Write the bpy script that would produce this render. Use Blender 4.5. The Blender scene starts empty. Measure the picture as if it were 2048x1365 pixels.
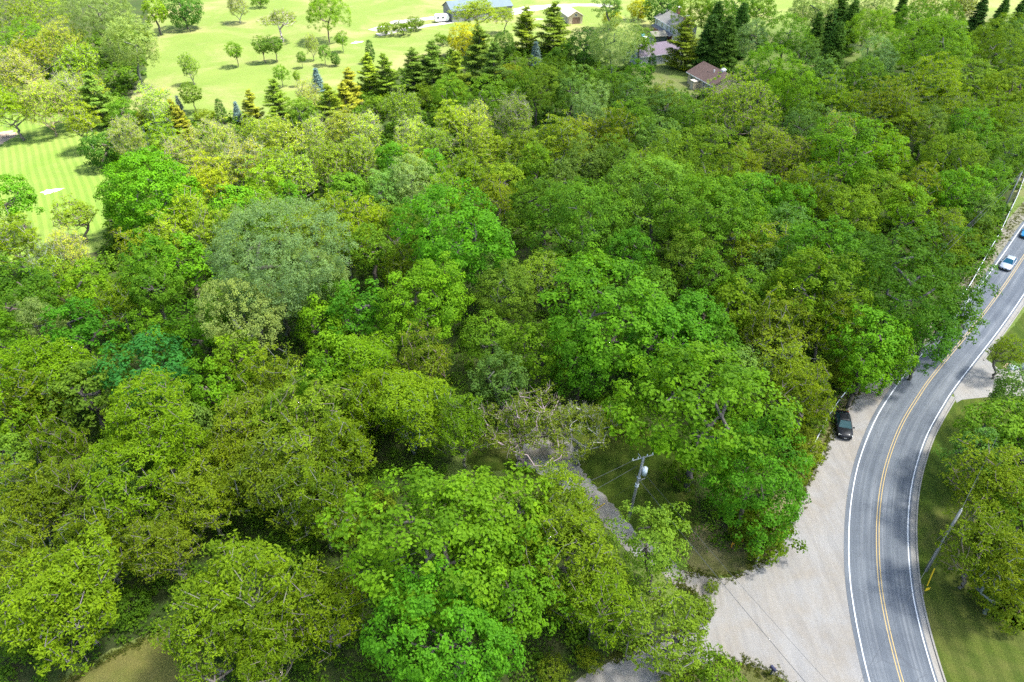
import bpy, math, random
import numpy as np
from mathutils import Vector, Matrix, geometry
R_ = math.radians
scene = bpy.context.scene
COL = scene.collection

# ------------------------------------------------------------------ camera
cam_d = bpy.data.cameras.new("camera"); cam = bpy.data.objects.new("camera", cam_d); COL.objects.link(cam)
cam.location = (0, 0, 60); cam.rotation_euler = (R_(90 - 37.7), 0, 0)
cam_d.sensor_width = 36; cam_d.lens = 23.99; cam_d.clip_start = 0.5; cam_d.clip_end = 6000
scene.camera = cam

# ------------------------------------------------------------------ sky, sun, exposure
SUN_EL, SUN_AZ = 62.0, 90.0                     # azimuth measured from +Y towards +X
world = bpy.data.worlds.new("World"); scene.world = world; world.use_nodes = True
wn = world.node_tree.nodes; wl = world.node_tree.links
sky = wn.new("ShaderNodeTexSky"); sky.sky_type = 'NISHITA'; sky.sun_disc = False
sky.sun_elevation = R_(SUN_EL); sky.sun_rotation = R_(SUN_AZ); sky.altitude = 200
wl.new(sky.outputs[0], wn["Background"].inputs[0]); wn["Background"].inputs[1].default_value = 0.11
sd = bpy.data.lights.new("sun", 'SUN'); sd.energy = 5.0; sd.angle = R_(6.0); sd.color = (1.0, 0.955, 0.87)
sun = bpy.data.objects.new("sun", sd); COL.objects.link(sun)
SUN_DIR = Vector((math.cos(R_(SUN_EL)) * math.sin(R_(SUN_AZ)), math.cos(R_(SUN_EL)) * math.cos(R_(SUN_AZ)), math.sin(R_(SUN_EL))))
sun.rotation_euler = SUN_DIR.to_track_quat('Z', 'Y').to_euler()
sun.location = (60, 0, 120)
scene.view_settings.view_transform = 'Standard'; scene.view_settings.look = 'None'
scene.view_settings.exposure = 2.0; scene.view_settings.gamma = 1.0
scene.view_settings.use_curve_mapping = False
scene.cycles.max_bounces = 7; scene.cycles.diffuse_bounces = 4; scene.cycles.transmission_bounces = 4
scene.cycles.transparent_max_bounces = 16; scene.cycles.use_denoising = False
scene.cycles.sample_clamp_indirect = 6

# every tree and shrub: kind x y crown-radius height zone (metres)
TREES = '''
H -37.8 32.4 4.8 12.3 e|L -23.6 32.8 4.8 13 e|L -25.3 29.1 2.7 10.1 e|L -19.8 27.9 2.8 10.3 e|L -15.8 32.1 3.4 11.1 e|
L -23.7 45.6 4.2 12.2 f|L -46.5 42.1 3.8 11.7 f|L -44 44 3.2 10.8 f|H -37.5 48.9 6.4 14.3 f|L -38.1 38 3.2 10.8 e|
L -30.2 44 3.2 10.8 f|L -45.3 36.7 2.7 10.2 e|L -32.1 38.8 2.8 10.3 e|L -18.5 42.4 3.4 11.1 f|L -21.8 47.7 3.1 10.7 f|
L -17.5 49.8 3.2 10.8 f|L -29.1 49.8 3.2 10.8 f|M -7 35.1 7.1 16.8 d|M -1.1 39.3 5.3 14.2 d|M -4.8 27.6 5.9 15 d|
M 0.7 32.4 4 12.3 d|L 6 36.3 4.2 12.2 d|L 5.1 42.4 3.4 11.1 d|L 7.1 32.9 3.2 10.8 d|G 13.3 37.5 3.7 11.3 c|A 13.1 30.8 3.8 8.6 c|
M 19.6 50.3 7.7 17.7 b|M 23.2 43.9 5.1 13.9 b|M -7.5 86.3 8.3 18.5 h|A 4.7 86.4 4.5 9.5 h|M -11.4 73.2 6.2 15.5 i|
M -20.6 73.9 4 12.3 i|G -1.3 78.6 4.5 12.5 h|G -4 85.3 3.7 11.3 h|M 17.4 89.1 3.9 12.2 h|M 11.1 84.5 3.1 10.9 h|
G 10.9 94.4 7.4 16.7 h|M 11.4 67.5 7.7 17.6 h|M 18.4 67.3 5.3 14.2 h|M 3 65.2 4 12.3 h|M 8.2 63.5 3.8 11.9 h|L -11 64.8 3.5 11.3 i|
H -18 63.3 4.5 11.9 i|H -11.5 55.8 4.7 12.1 i|H -16.3 57.7 3.4 10.5 i|L -5.4 53.6 3 10.6 h|G -1.4 60.6 3.6 11.2 h|
G -3.1 68.8 3.5 11.1 h|D 0.9 53.6 4.3 9.4 h|D 7.6 54.5 3.8 8.9 h|P -31.8 77.6 8.7 20.7 i|P -33.3 70 5.4 15.2 i|
P -26.5 78.9 4.8 14.2 i|M -40.2 69.2 4.1 12.5 i|M -46.4 70.1 2.7 10.4 i|G -50.4 80.6 4.6 12.6 i|M -48 86.6 3.6 11.7 i|
M -54.4 88.2 3 10.9 i|M -59.6 80.9 3 10.8 i|G -66.6 76.7 5.1 13.4 i|G -66.3 83.6 2.9 10.2 i|L -54.3 77.7 2.8 10.2 i|
M -55.6 69.9 3.5 11.6 i|P -62.1 72.4 2.8 10.7 i|M -63.5 68.5 3.2 11.1 i|H -54.7 60.7 5.2 12.8 i|G -49.3 59.2 4.1 11.9 i|
T -42.5 60.5 5 13 i|M -33.6 63.6 3.3 11.3 i|M -34.7 59.1 3.2 11.1 i|L -27.6 60.4 3.2 10.9 i|L -29.1 54.4 3.6 11.3 f|
L -22.3 53.9 4.1 12 f|M -25.1 72 2.8 10.5 i|M -21.5 62.7 3.3 11.3 i|M -23.7 76 2.9 10.7 i|M -54.5 53.8 2.5 10.1 f|
L -54.5 56 3.4 11 i|L -47.4 50.2 2.6 10.1 f|M -21.8 59.2 3 10.9 i|G -36.2 54.9 2.8 10.1 f|G -25.8 54 3.1 10.4 f|
H -60 61.1 3.5 10.6 i|G -52.9 48.9 2.9 10.2 f|G -40.2 45.8 2.5 9.7 f|G 31.2 95.5 8.2 17.8 h|G 26.8 88 4.3 12.3 h|
L 36.7 89.5 4.1 12.1 g|M 43.2 84.7 5.6 14.7 g|M 40.1 75.9 5.9 15 g|O 51.8 76.6 9 17.7 g|O 59.3 74.4 3.5 10.5 a|
O 53.1 69.1 4.3 11.7 g|L 33.4 69.8 3.8 11.7 g|L 40.7 71 4.4 12.4 g|M 44.7 67.7 4.3 12.7 g|M 42.7 63.7 2.9 10.7 g|
L 32.9 61.5 3.7 11.5 g|L 33.4 58.1 3 10.5 b|M 29.3 74.3 3.4 11.4 h|M 24 72.4 4.1 12.4 h|M 25.7 67 3 10.9 h|M 47.8 66.1 2.2 9.7 g|
G 33.6 80.3 3.5 11.1 h|G 37.4 84.5 3.3 10.8 g|O 52.4 88.7 4.5 11.9 g|G 27.2 62.2 3.3 10.8 h|G 43.7 96.9 4 11.8 g|
G 52.3 52.6 3.9 11.7 a|A 64.4 69.4 2.3 6.7 a|G 58.4 58.5 3.5 11 a|L 48.2 44.9 3.7 11.5 a|L 43.8 38.1 3.3 10.9 a|
G 49.4 50.3 2.4 9.5 a|L 44.8 35.4 2.7 10.1 a|G 49.6 41.8 2.9 10.2 a|G 54.6 50.4 3.7 11.4 a|W 49.9 209.1 5.5 14.5 n|
S 55.9 205.1 4.7 16.2 n|S 59.4 200.1 5 17.1 n|S 69.1 221.5 4.6 15.9 n|S 63.2 227.3 4.4 15.3 n|P 68.3 205.1 5.1 14.7 n|
G 76.8 203.4 7 16.2 n|P 94.4 233.7 7.1 18.1 n|S 90.9 218.1 3.9 14.2 n|S 90.6 202.1 4.2 15 n|S 107.7 244 4.5 15.6 n|
S 103.4 224.8 4.6 16 n|S 99.4 230.1 3.8 13.8 n|G 104.5 210 7.5 16.9 n|P 113.7 235 6.4 16.8 n|S 134.2 256.2 3.1 12.1 n|
G 124.2 224 6.9 16 n|G 131.4 222.7 6.4 15.3 n|S 157.7 249.6 3.4 12.8 n|S 162.4 245.6 3.3 12.7 n|S 171.3 249.9 3 11.9 n|
Y 154.1 256.1 5.2 12.8 n|Y 145.7 263.4 4.9 12.4 n|G 107.5 183.8 9.6 20 n|P 95.4 184.3 5.2 14.8 n|G 128.3 192.5 8 17.7 n|
G 144.7 206.7 6.8 15.9 n|M 62 173.5 6.2 15.5 m|M 62.5 154.7 6.5 16 m|G 80.6 195.7 4.1 12 n|Y 48.8 148.3 7.8 17 l|
G 60.8 142 4.8 12.9 m|L 71.5 151.1 6.1 14.7 m|L 80.4 147.7 6.5 15.2 m|L 93.3 154.9 8.4 17.8 m|B 69.7 143.9 3.7 10.8 m|
L 82 142.3 5.5 13.9 m|M 60.3 117.6 7.4 17.3 m|H 73.2 126.9 4.5 11.8 m|Y 52.7 120.9 5.4 13.2 m|G 87.6 141 4.4 12.4 m|
G 82.4 122.8 5.5 14 m|M 76.5 109.7 4.4 12.8 g|L 101.8 142.2 5.3 13.6 m|G 114.8 159.9 6 14.7 m|G 99 129.5 4.2 12 m|
G 87.2 115.5 3.3 10.8 m|Y 51.1 131.6 5 12.5 m|G 31.8 113.4 8.1 17.8 l|M 46.8 104.3 4 12.4 g|M 39 105.7 5.1 13.9 l|
L 49.8 112.1 3.7 11.5 m|M 65.6 103 3.8 12.1 g|L 70.8 111.8 3.9 11.7 m|G 55.5 102.9 4.6 12.6 g|G 62.9 108.6 4.5 12.5 g|
L 52.7 107.2 3.8 11.7 g|G 111.4 169.4 5.5 13.9 m|G 85.4 171.3 5.5 14 m|G 94.2 138.5 4.7 12.8 m|L 43.6 121.1 4.2 12.2 l|
G 76.9 174.7 5 13.2 m|G 79.9 107.1 3.1 10.5 g|L 70.7 99.7 2.9 10.5 g|G 28.8 132.8 4.8 13 l|Y 25.9 120.6 4.5 11.7 l|
N -41.4 177.5 3.2 9.4 o|W -38.2 187.7 3.5 10.4 o|W -33.3 185.2 3.7 10.9 o|W -26.2 187.4 4 11.5 o|W -21.3 189.6 4.7 12.9 o|
W -14.7 183.7 4.2 11.9 o|W -8.9 198.1 5.5 14.6 o|W -4.8 187.9 4.8 13.1 o|K -14 222.2 5.4 9.6 o|C -2.5 221.2 3.7 7.8 o|
U 7.1 212 2.1 7.1 o|U -15.1 221.7 1.1 4.4 o|W 12.8 225 5.9 15.2 o|W 4.6 229.5 4.7 12.9 o|X 14.3 210.5 4.7 6.8 o|
X 11.6 194 5.2 7.5 o|C 21.2 210.7 5.6 11 o|P 27.5 194.3 6.5 17 o|G 37 209.2 4.1 11.9 o|J 40.4 204.6 1.6 6.1 o|
M 32.8 178.4 3.4 11.5 o|A -11.3 241.7 7.2 13.2 o|A -2.7 250.4 4.1 9 o|X -42.8 248.3 2.9 4.3 o|X -37 248.3 2.9 4.3 o|
X -33.7 255.1 3 4.4 o|J -42.6 215 1.9 7.2 o|X -22.6 235.7 2.3 3.5 o|G 33.4 253.3 5.1 13.4 o|K 46 269.1 4 7.5 o|
C 52.8 257.1 7.3 13.8 o|K 34.5 256.8 3.1 6.2 o|G 59.9 238.7 6.5 15.4 n|G 65.7 232.5 6.3 15.2 n|G 81.9 244.8 5.8 14.4 n|
G 77.1 251.2 5.1 13.4 n|Y -24.8 154.9 4.5 11.8 k|G -5 158.5 5.2 13.5 k|G 5.8 164.7 5.7 14.3 l|G 14 164.1 5.3 13.7 l|
G 22.1 164.1 5.3 13.7 l|P 16.8 149.9 4.6 13.9 l|G 25.1 142 5.3 13.7 l|G 27.3 157.5 5.2 13.5 l|B -8.3 145.5 4.3 11.9 k|
B 0.5 148.7 4.6 12.4 l|B -21 139.8 3.4 10.4 k|B -31 141.3 4 11.4 k|L -13.3 143.4 4 12 k|L -4.5 130 4.1 12.1 k|
L 8.3 130.8 4.9 13.2 l|L 19.9 135.4 4.9 13.1 l|Y 14 136.4 4.6 11.9 l|M -23.3 125.1 3.3 11.3 k|M -15.1 122 2.8 10.6 k|
L -8 118.4 3.9 11.7 k|M 4.6 120.6 3.9 12.2 l|G 8.4 116.7 3.3 10.8 l|G 14.2 123.4 4.3 12.2 l|P -18.4 112.5 4.3 13.2 k|
G -22.8 111.3 3.7 11.4 k|L -18.1 123.1 3.2 10.9 k|G 5.5 102.9 5.2 13.5 h|G 23.5 101.6 8.3 18 l|Y -30.4 127.8 4.4 11.6 k|
Y -16.3 135.4 3.9 10.7 k|L 1.6 130.9 4.2 12.1 l|G -1.3 116.1 3.7 11.3 l|L -3.4 108.5 3.6 11.4 k|G 1.9 164.4 4.5 12.6 l|
X -0.6 193.8 4.1 6 o|G -14.7 163.2 4.3 12.2 k|X -32.5 167.9 3.9 5.7 k|X -20.9 175.6 3.8 5.6 k|G 34.2 152 4.7 12.8 l|
G 38.2 144.2 4.7 12.8 l|G 20.7 123.9 4.3 12.2 l|L -11.5 107.2 3.8 11.7 k|G -13.7 102.4 3.8 11.4 h|L 36.1 156.9 3.9 11.7 l|
E -61.9 107.4 7.7 16.2 j|C -86.7 138.2 3.7 7.8 j|M -86.5 108.1 4.1 12.5 j|A -75 106.1 3.3 7.9 j|L -54.3 115 4.1 12 j|
M -45.8 103.9 3.9 12.1 j|W -98.4 162.9 4.5 12.5 r|B -106.8 156.1 5.2 13.4 r|B -104.2 162.2 4.9 12.9 r|B -124.9 177.8 5.7 14.1 r|
P -120.4 217 9.7 22.5 r|P -101.5 191.3 7.2 18.2 r|Y -128.5 205.5 6.4 14.7 r|Y -154.4 230.3 7.8 17 r|Y -154.8 245.2 6.6 15.1 r|
G -144 206.3 4.3 12.2 r|M -120 248.9 3.7 11.9 p|C -113.9 257 6.9 13.2 p|Y -88.8 194.6 2.6 8.7 p|V -81.8 211.5 2.8 7.3 p|
V -74.7 215.5 3 7.7 p|V -71.5 216.5 3 7.7 p|D -76.1 239.9 4.6 9.6 p|G -60.5 239.5 6.8 15.8 p|B -98.2 265.6 3.6 10.7 p|
X -97.9 290.5 3.1 4.6 p|V -62.3 210.4 1.5 4.8 p|V -56.1 213.1 2.1 6 p|C -52.8 212.6 1.5 4 p|V -53.6 227.8 2.2 6.2 p|
V -63.5 192.9 2.1 5.9 p|V -59.4 193 1.2 4.4 p|B -60.7 217.8 2.1 8.4 p|U -52.6 188.8 1.8 6.2 p|V -79.8 171.9 2.9 7.4 q|
N -79.2 159.1 2.3 7.7 q|N -75.2 152.9 2.5 8 j|U -82.9 170.3 1.2 4.9 q|U -66.8 165.3 1.3 5.1 q|N -62.6 164.1 2.6 8.3 q|
W -56.9 166 3.4 10.3 q|J -70.4 164.4 1.7 6.4 q|G -47.6 154.2 3.2 10.6 q|W -43.3 162.6 3.3 10.2 q|B -50 168.9 2.7 9.3 q|
N -41.1 169.4 2.7 8.4 q|B -83 159.1 4.2 11.7 r|B -80 138.5 3.8 11 j|B -59.4 134.1 4.6 12.3 j|B -50.6 124.4 4.3 11.9 j|
L -70.7 134.7 3.7 11.4 j|B -64.1 129.3 3.8 11 j|Y -46.8 134.7 4.9 12.3 k|Y -36 125 4.6 11.9 k|Y -40.5 119.1 4.5 11.6 k|
M -38.6 109.6 2.5 10.1 k|L -39.3 101.8 4 11.8 k|L -30.6 100.9 4.3 12.2 k|L -46.8 95.3 3.6 11.4 j|L -54.4 94.4 3.1 10.7 j|
L -25.9 93.5 3.7 11.5 k|L -33.1 95.5 3.5 11.2 k|L -44.9 113.3 3.7 11.6 j|Y -35.5 142.4 4.5 11.6 k|Y -54.4 141.1 3.8 10.6 j|
X -56.8 157.8 2.9 4.4 k|B -40.5 140.4 3.6 10.7 k|Y -53.2 123.9 3.5 10 j|L -43.8 122.4 3.6 11.3 k|G -28.9 112.2 3.6 11.2 k|
L -22.3 100.1 3.7 11.6 k|G -18 97.4 3.7 11.4 k|L -53.5 102.6 3.3 11 j|L -58.1 91.9 2.8 10.2 j|D -72.3 91.3 2.6 7.9 j|
B -70.3 93.7 2.8 9.5 j|L -77.4 93.7 3.6 11.3 j|G -21.5 91.3 3.5 11.1 k|L -16.4 85.6 3.1 10.7 i|G 19.6 80.7 3.2 10.6 h|
G 29.1 84.7 3.1 10.5 h|L -113.2 153.6 4.5 12.6 r|Y -132.1 195.9 5.5 13.3 r|Y -114.1 187.2 5.3 12.9 r|G -141.6 212.7 5 13.2 r|
L -93.6 147.1 3.3 10.9 r|G -88.1 154.4 3 10.3 r|Y -103.3 169.9 4.2 11.2 r|X -74.3 163.8 2.4 3.7 q|X -50.1 154.3 2.8 4.1 k|
X -87.9 161.7 2.6 4 r|X -95.9 162.1 2.4 3.6 r|X 25.6 42.7 3.1 4.6 b|X 31.8 51.6 1.9 3 b|X 34 54.6 2 3.1 b|X 34.2 57.4 1.8 2.8 b|
X 36.7 60 1.6 2.5 b|X 42.7 68 2.2 3.4 g|X 17.4 28.8 2.2 3.4 c|X 14.7 28.9 1.6 2.5 c|X 46.3 35.4 2.4 3.7 a|X 46.1 37.5 1.9 3 a|
X 16.6 45.3 1.6 2.5 c|X 24.7 44.4 2.1 3.2 b|X 23.5 46.8 2.4 3.6 c|X -17.9 56.3 2.3 3.6 i|X -22 40.6 2.5 3.7 e|
X -36.2 35.4 1.9 2.9 e|X -43.3 32.4 2 3.1 e|X 13.2 60.9 3.1 4.5 h|X 77.7 103.2 2.9 4.3 g|X 83.4 108.9 2.7 4 g|
X 89.2 115.1 2.4 3.7 g|X 72.6 98.3 2.8 4.2 g|X 68.6 93.3 2.4 3.6 g|X 25.6 56.3 2.3 3.6 b|X 18.8 51.2 1.9 3 d|
X -21.9 36.3 2.1 3.3 e|X -17.5 48.1 2.5 3.7 f|X 18.1 35.6 1.1 1.9 c|X 19.4 37.7 0.7 1.3 c|X 6.9 30.4 1.1 1.9 d|
X 3.7 29.3 1.3 2.2 d|X -16.7 43.8 2.1 3.2 e|X -14.1 47.1 1.8 2.9 d|
'''
FOREST = [[(-89.8, 93.9), (-81.9, 100.2), (-74.9, 101.5), (-70.6, 103.9), (-77.5, 118.7), (-84.4, 136.0), (-97.8, 162.1), (-93.5, 176.3), (-86.6, 169.0), (-75.4, 169.0), (-62.4, 167.2), (-54.7, 176.3), (-45.4, 188.3), (-37.6, 199.3), (-29.3, 214.0), (-19.7, 227.6), (-3.9, 233.5), (9.1, 233.5), (24.3, 222.0), (34.9, 208.9), (36.6, 191.3), (46.5, 185.4), (56.1, 186.2), (66.2, 204.0), (91.1, 208.9), (101.0, 211.4), (107.6, 220.3), (144.8, 256.1), (192.2, 256.1), (131.4, 160.5), (111.8, 139.9), (98.3, 123.0), (84.0, 104.4), (78.4, 97.8), (71.7, 91.0), (57.5, 76.8), (44.1, 66.2), (39.1, 60.6), (35.7, 56.0), (31.6, 50.0), (29.2, 45.9), (26.8, 43.1), (18.9, 42.8), (18.6, 45.6), (20.4, 54.1), (16.8, 58.9), (10.6, 57.7), (3.4, 59.1), (-3.9, 58.1), (-7.2, 54.1), (-8.1, 50.4), (-1.3, 46.2), (3.6, 48.9), (8.1, 43.7), (11.0, 41.3), (13.0, 37.9), (12.7, 33.3), (6.9, 30.5), (2.4, 27.4), (-23.0, 26.6), (-27.1, 30.9), (-31.6, 34.0), (-35.3, 32.3), (-38.9, 30.5), (-40.0, 27.4), (-47.2, 27.4)],
 [(-279.2, 347.1), (-167.4, 347.1), (-126.9, 256.1), (-104.5, 199.3), (-99.1, 169.0), (-109.1, 169.0), (-116.6, 169.0), (-132.2, 176.3), (-151.5, 182.1)],
 [(55.8, 56.4), (69.6, 65.2), (49.4, 32.8), (47.4, 33.3), (45.7, 35.3), (45.8, 39.0), (50.6, 48.9)]]

# ------------------------------------------------------------------ helpers
def tag(o, label=None, cat=None, group=None, kind=None):
    if label: o["label"] = label
    if cat: o["category"] = cat
    if group: o["group"] = group
    if kind: o["kind"] = kind
    return o

def empty(name, loc=(0, 0, 0), rz=0.0, **kw):
    o = bpy.data.objects.new(name, None); COL.objects.link(o)
    o.location = loc; o.rotation_euler = (0, 0, rz); o.empty_display_size = 0.5
    return tag(o, **kw)

def link(name, me, parent=None, **kw):
    o = bpy.data.objects.new(name, me); COL.objects.link(o)
    if parent is not None: o.parent = parent
    return tag(o, **kw)

def np_mesh(name, V, F, mat, tint=None, smooth=False, uv=None):
    V = np.asarray(V, np.float32); F = np.asarray(F, np.int32); n, k = F.shape
    me = bpy.data.meshes.new(name)
    me.vertices.add(len(V)); me.vertices.foreach_set("co", V.ravel())
    me.loops.add(n * k); me.loops.foreach_set("vertex_index", F.ravel())
    me.polygons.add(n); me.polygons.foreach_set("loop_start", np.arange(n, dtype=np.int32) * k)
    me.polygons.foreach_set("loop_total", np.full(n, k, np.int32))
    me.polygons.foreach_set("use_smooth", np.full(n, smooth, bool))
    if tint is not None:
        a = me.attributes.new("tint", 'FLOAT', 'POINT'); a.data.foreach_set("value", np.asarray(tint, np.float32))
    if uv is not None:
        u = me.uv_layers.new(name="UVMap"); u.data.foreach_set("uv", np.asarray(uv, np.float32)[F.ravel()].ravel())
    me.update(calc_edges=True)
    me.materials.append(mat)
    return me

class MB:
    """collects boxes, prisms, tubes and quads, then links them as one mesh object"""
    def __init__(s): s.v = []; s.f = []
    def add(s, vs, fs):
        b = len(s.v); s.v += [tuple(p) for p in vs]; s.f += [tuple(b + i for i in f) for f in fs]; return s
    def box(s, x0, x1, y0, y1, z0, z1):
        return s.add([(x0,y0,z0),(x1,y0,z0),(x1,y1,z0),(x0,y1,z0),(x0,y0,z1),(x1,y0,z1),(x1,y1,z1),(x0,y1,z1)],
                     [(0,3,2,1),(4,5,6,7),(0,1,5,4),(1,2,6,5),(2,3,7,6),(3,0,4,7)])
    def tube(s, pts, r, n=6, cap=True):
        pts = [Vector(p) for p in pts]; rr = r if isinstance(r, (list, tuple)) else [r] * len(pts)
        rings = []
        for i, p in enumerate(pts):
            d = (pts[min(i + 1, len(pts) - 1)] - pts[max(i - 1, 0)]).normalized()
            a = d.cross(Vector((0, 0, 1)) if abs(d.z) < .9 else Vector((1, 0, 0))).normalized(); b = d.cross(a)
            rings.append([p + (a * math.cos(t) + b * math.sin(t)) * rr[i] for t in [2 * math.pi * k / n for k in range(n)]])
        vs = [q for g in rings for q in g]; fs = []
        for i in range(len(pts) - 1):
            for k in range(n):
                fs.append((i*n+k, i*n+(k+1) % n, (i+1)*n+(k+1) % n, (i+1)*n+k))
        if cap: fs += [tuple(range(n))[::-1], tuple(range((len(pts)-1)*n, len(pts)*n))]
        return s.add(vs, fs)
    def prism(s, poly, d):          # extrude polygon (3d points) by vector d
        n = len(poly); P = [Vector(p) for p in poly]; Q = [p + Vector(d) for p in P]
        return s.add(P + Q, [tuple(range(n)), tuple(range(2*n-1, n-1, -1))] + [(i, n+i, n+(i+1) % n, (i+1) % n) for i in range(n)])
    def mesh(s, name, mat, smooth=False, bevel=0):
        me = bpy.data.meshes.new(name); me.from_pydata(s.v, [], s.f); me.update()
        import bmesh
        bm = bmesh.new(); bm.from_mesh(me); bmesh.ops.recalc_face_normals(bm, faces=bm.faces); bm.to_mesh(me); bm.free()
        me.polygons.foreach_set("use_smooth", [smooth] * len(me.polygons))
        me.materials.append(mat); return me
    def obj(s, name, mat, parent=None, smooth=False, **kw):
        return link(name, s.mesh(name, mat, smooth), parent, **kw)

# ------------------------------------------------------------------ materials
def new_mat(name):
    m = bpy.data.materials.new(name); m.use_nodes = True
    return m, m.node_tree.nodes, m.node_tree.links, m.node_tree.nodes["Principled BSDF"]

def N(nodes, typ, **kw):
    n = nodes.new(typ)
    for k, v in kw.items():
        if k.startswith("i_"):
            key = k[2:]; key = int(key) if key.isdigit() else key.replace("_", " ")
            n.inputs[key].default_value = v
        else: setattr(n, k, v)
    return n

def ramp(nodes, links, fac, stops):
    r = nodes.new("ShaderNodeValToRGB"); e = r.color_ramp.elements
    while len(e) < len(stops): e.new(0.5)
    for el, (p, c) in zip(e, stops): el.position = p; el.color = (*c, 1) if len(c) == 3 else c
    links.new(fac, r.inputs[0]); return r.outputs[0]

def mixc(nodes, links, a, b, fac, typ='MIX'):
    m = nodes.new("ShaderNodeMix"); m.data_type = 'RGBA'; m.blend_type = typ
    for s, v in ((6, a), (7, b)):
        if isinstance(v, tuple): m.inputs[s].default_value = (*v, 1)
        else: links.new(v, m.inputs[s])
    if isinstance(fac, (int, float)): m.inputs[0].default_value = fac
    else: links.new(fac, m.inputs[0])
    return m.outputs[2]

def noise(nodes, links, scale, detail=3, rough=.55, vec=None, dist=0):
    n = N(nodes, "ShaderNodeTexNoise", i_Scale=scale, i_Detail=detail, i_Roughness=rough, i_Distortion=dist)
    if vec is not None: links.new(vec, n.inputs["Vector"])
    return n.outputs["Fac"]

def plain(name, col, rough=.7, var=.15, scale=3., metal=0., spec=.3, bump=0.):
    m, n, l, p = new_mat(name)
    tc = n.new("ShaderNodeTexCoord").outputs["Object"]
    f = noise(n, l, scale, 5, .6, tc)
    c = ramp(n, l, f, [(.25, tuple(x * (1 - var) for x in col)), (.75, tuple(min(1, x * (1 + var)) for x in col))])
    l.new(c, p.inputs["Base Color"]); p.inputs["Roughness"].default_value = rough
    p.inputs["Metallic"].default_value = metal; p.inputs["Specular IOR Level"].default_value = spec
    if bump:
        b = N(n, "ShaderNodeBump", i_Strength=bump, i_Distance=.05); l.new(noise(n, l, scale * 8, 4, .6, tc), b.inputs["Height"]); l.new(b.outputs[0], p.inputs["Normal"])
    return m

def leaf_material(name, translucent=.48):
    m, n, l, p = new_mat(name)
    oi = n.new("ShaderNodeObjectInfo"); at = N(n, "ShaderNodeAttribute", attribute_name="tint")
    mr = N(n, "ShaderNodeMapRange"); mr.inputs[1].default_value = -1; mr.inputs[2].default_value = 1; l.new(at.outputs["Fac"], mr.inputs[0])
    mult = ramp(n, l, mr.outputs[0], [(0., (.48, .58, .62)), (.5, (1., 1., 1.)), (1., (1.48, 1.40, 1.0))])
    col = mixc(n, l, oi.outputs["Color"], mult, 1.0, 'MULTIPLY')
    l.new(col, p.inputs["Base Color"]); p.inputs["Roughness"].default_value = .55; p.inputs["Specular IOR Level"].default_value = .10
    tr = n.new("ShaderNodeBsdfTranslucent")
    l.new(mixc(n, l, col, (1.3, 1.2, .4), 1.0, 'MULTIPLY'), tr.inputs[0])
    mx = n.new("ShaderNodeMixShader"); mx.inputs[0].default_value = translucent
    l.new(p.outputs[0], mx.inputs[1]); l.new(tr.outputs[0], mx.inputs[2]); l.new(mx.outputs[0], n["Material Output"].inputs[0])
    return m
LEAF = leaf_material("leaf")
NEEDLE = leaf_material("needle", .15)

def bark_material():
    m, n, l, p = new_mat("bark")
    oi = n.new("ShaderNodeObjectInfo"); tc = n.new("ShaderNodeTexCoord").outputs["Object"]
    mp = N(n, "ShaderNodeMapping"); mp.inputs["Scale"].default_value = (6, 6, 1.2); l.new(tc, mp.inputs[0])
    f = noise(n, l, 2.5, 5, .65, mp.outputs[0])
    c = mixc(n, l, oi.outputs["Color"], ramp(n, l, f, [(.3, (.55, .55, .55)), (.7, (1.3, 1.27, 1.2))]), 1.0, 'MULTIPLY')
    l.new(c, p.inputs["Base Color"]); p.inputs["Roughness"].default_value = .9
    b = N(n, "ShaderNodeBump", i_Strength=.6, i_Distance=.05); l.new(f, b.inputs["Height"]); l.new(b.outputs[0], p.inputs["Normal"])
    return m
BARK = bark_material()

def grass_material(name, a, b, c, dry, stripes=None, dry_amt=.5):
    m, n, l, p = new_mat(name)
    g = n.new("ShaderNodeNewGeometry").outputs["Position"]
    col = ramp(n, l, noise(n, l, .09, 4, .6, g), [(.3, a), (.7, b)])
    col = mixc(n, l, col, c, ramp(n, l, noise(n, l, .6, 5, .65, g), [(.4, (0,)*3), (.75, (.8,)*3)]))
    col = mixc(n, l, col, dry, ramp(n, l, noise(n, l, .045, 6, .7, g, .6), [(.46, (0,)*3), (.68, (dry_amt,)*3)]))
    if stripes:
        ang, width = stripes
        mp = N(n, "ShaderNodeMapping"); mp.inputs["Rotation"].default_value = (0, 0, ang); l.new(g, mp.inputs[0])
        w = N(n, "ShaderNodeTexWave", wave_type='BANDS', bands_direction='X', i_Scale=math.pi / (10 * width), i_Distortion=1.6, i_Detail=3, i_Detail_Scale=.25)
        l.new(mp.outputs[0], w.inputs[0])
        col = mixc(n, l, col, ramp(n, l, w.outputs["Fac"], [(.35, (.92, .94, .9)), (.65, (1.16, 1.1, 1.15))]), 1.0, 'MULTIPLY')
    fine = ramp(n, l, noise(n, l, 7, 4, .7, g), [(.25, (.62,)*3), (.75, (1.3,)*3)])
    col = mixc(n, l, col, fine, 1.0, 'MULTIPLY')
    l.new(col, p.inputs["Base Color"]); p.inputs["Roughness"].default_value = .9; p.inputs["Specular IOR Level"].default_value = .1
    bp = N(n, "ShaderNodeBump", i_Strength=.8, i_Distance=.12); l.new(noise(n, l, 9, 4, .7, g), bp.inputs["Height"]); l.new(bp.outputs[0], p.inputs["Normal"])
    return m

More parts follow.
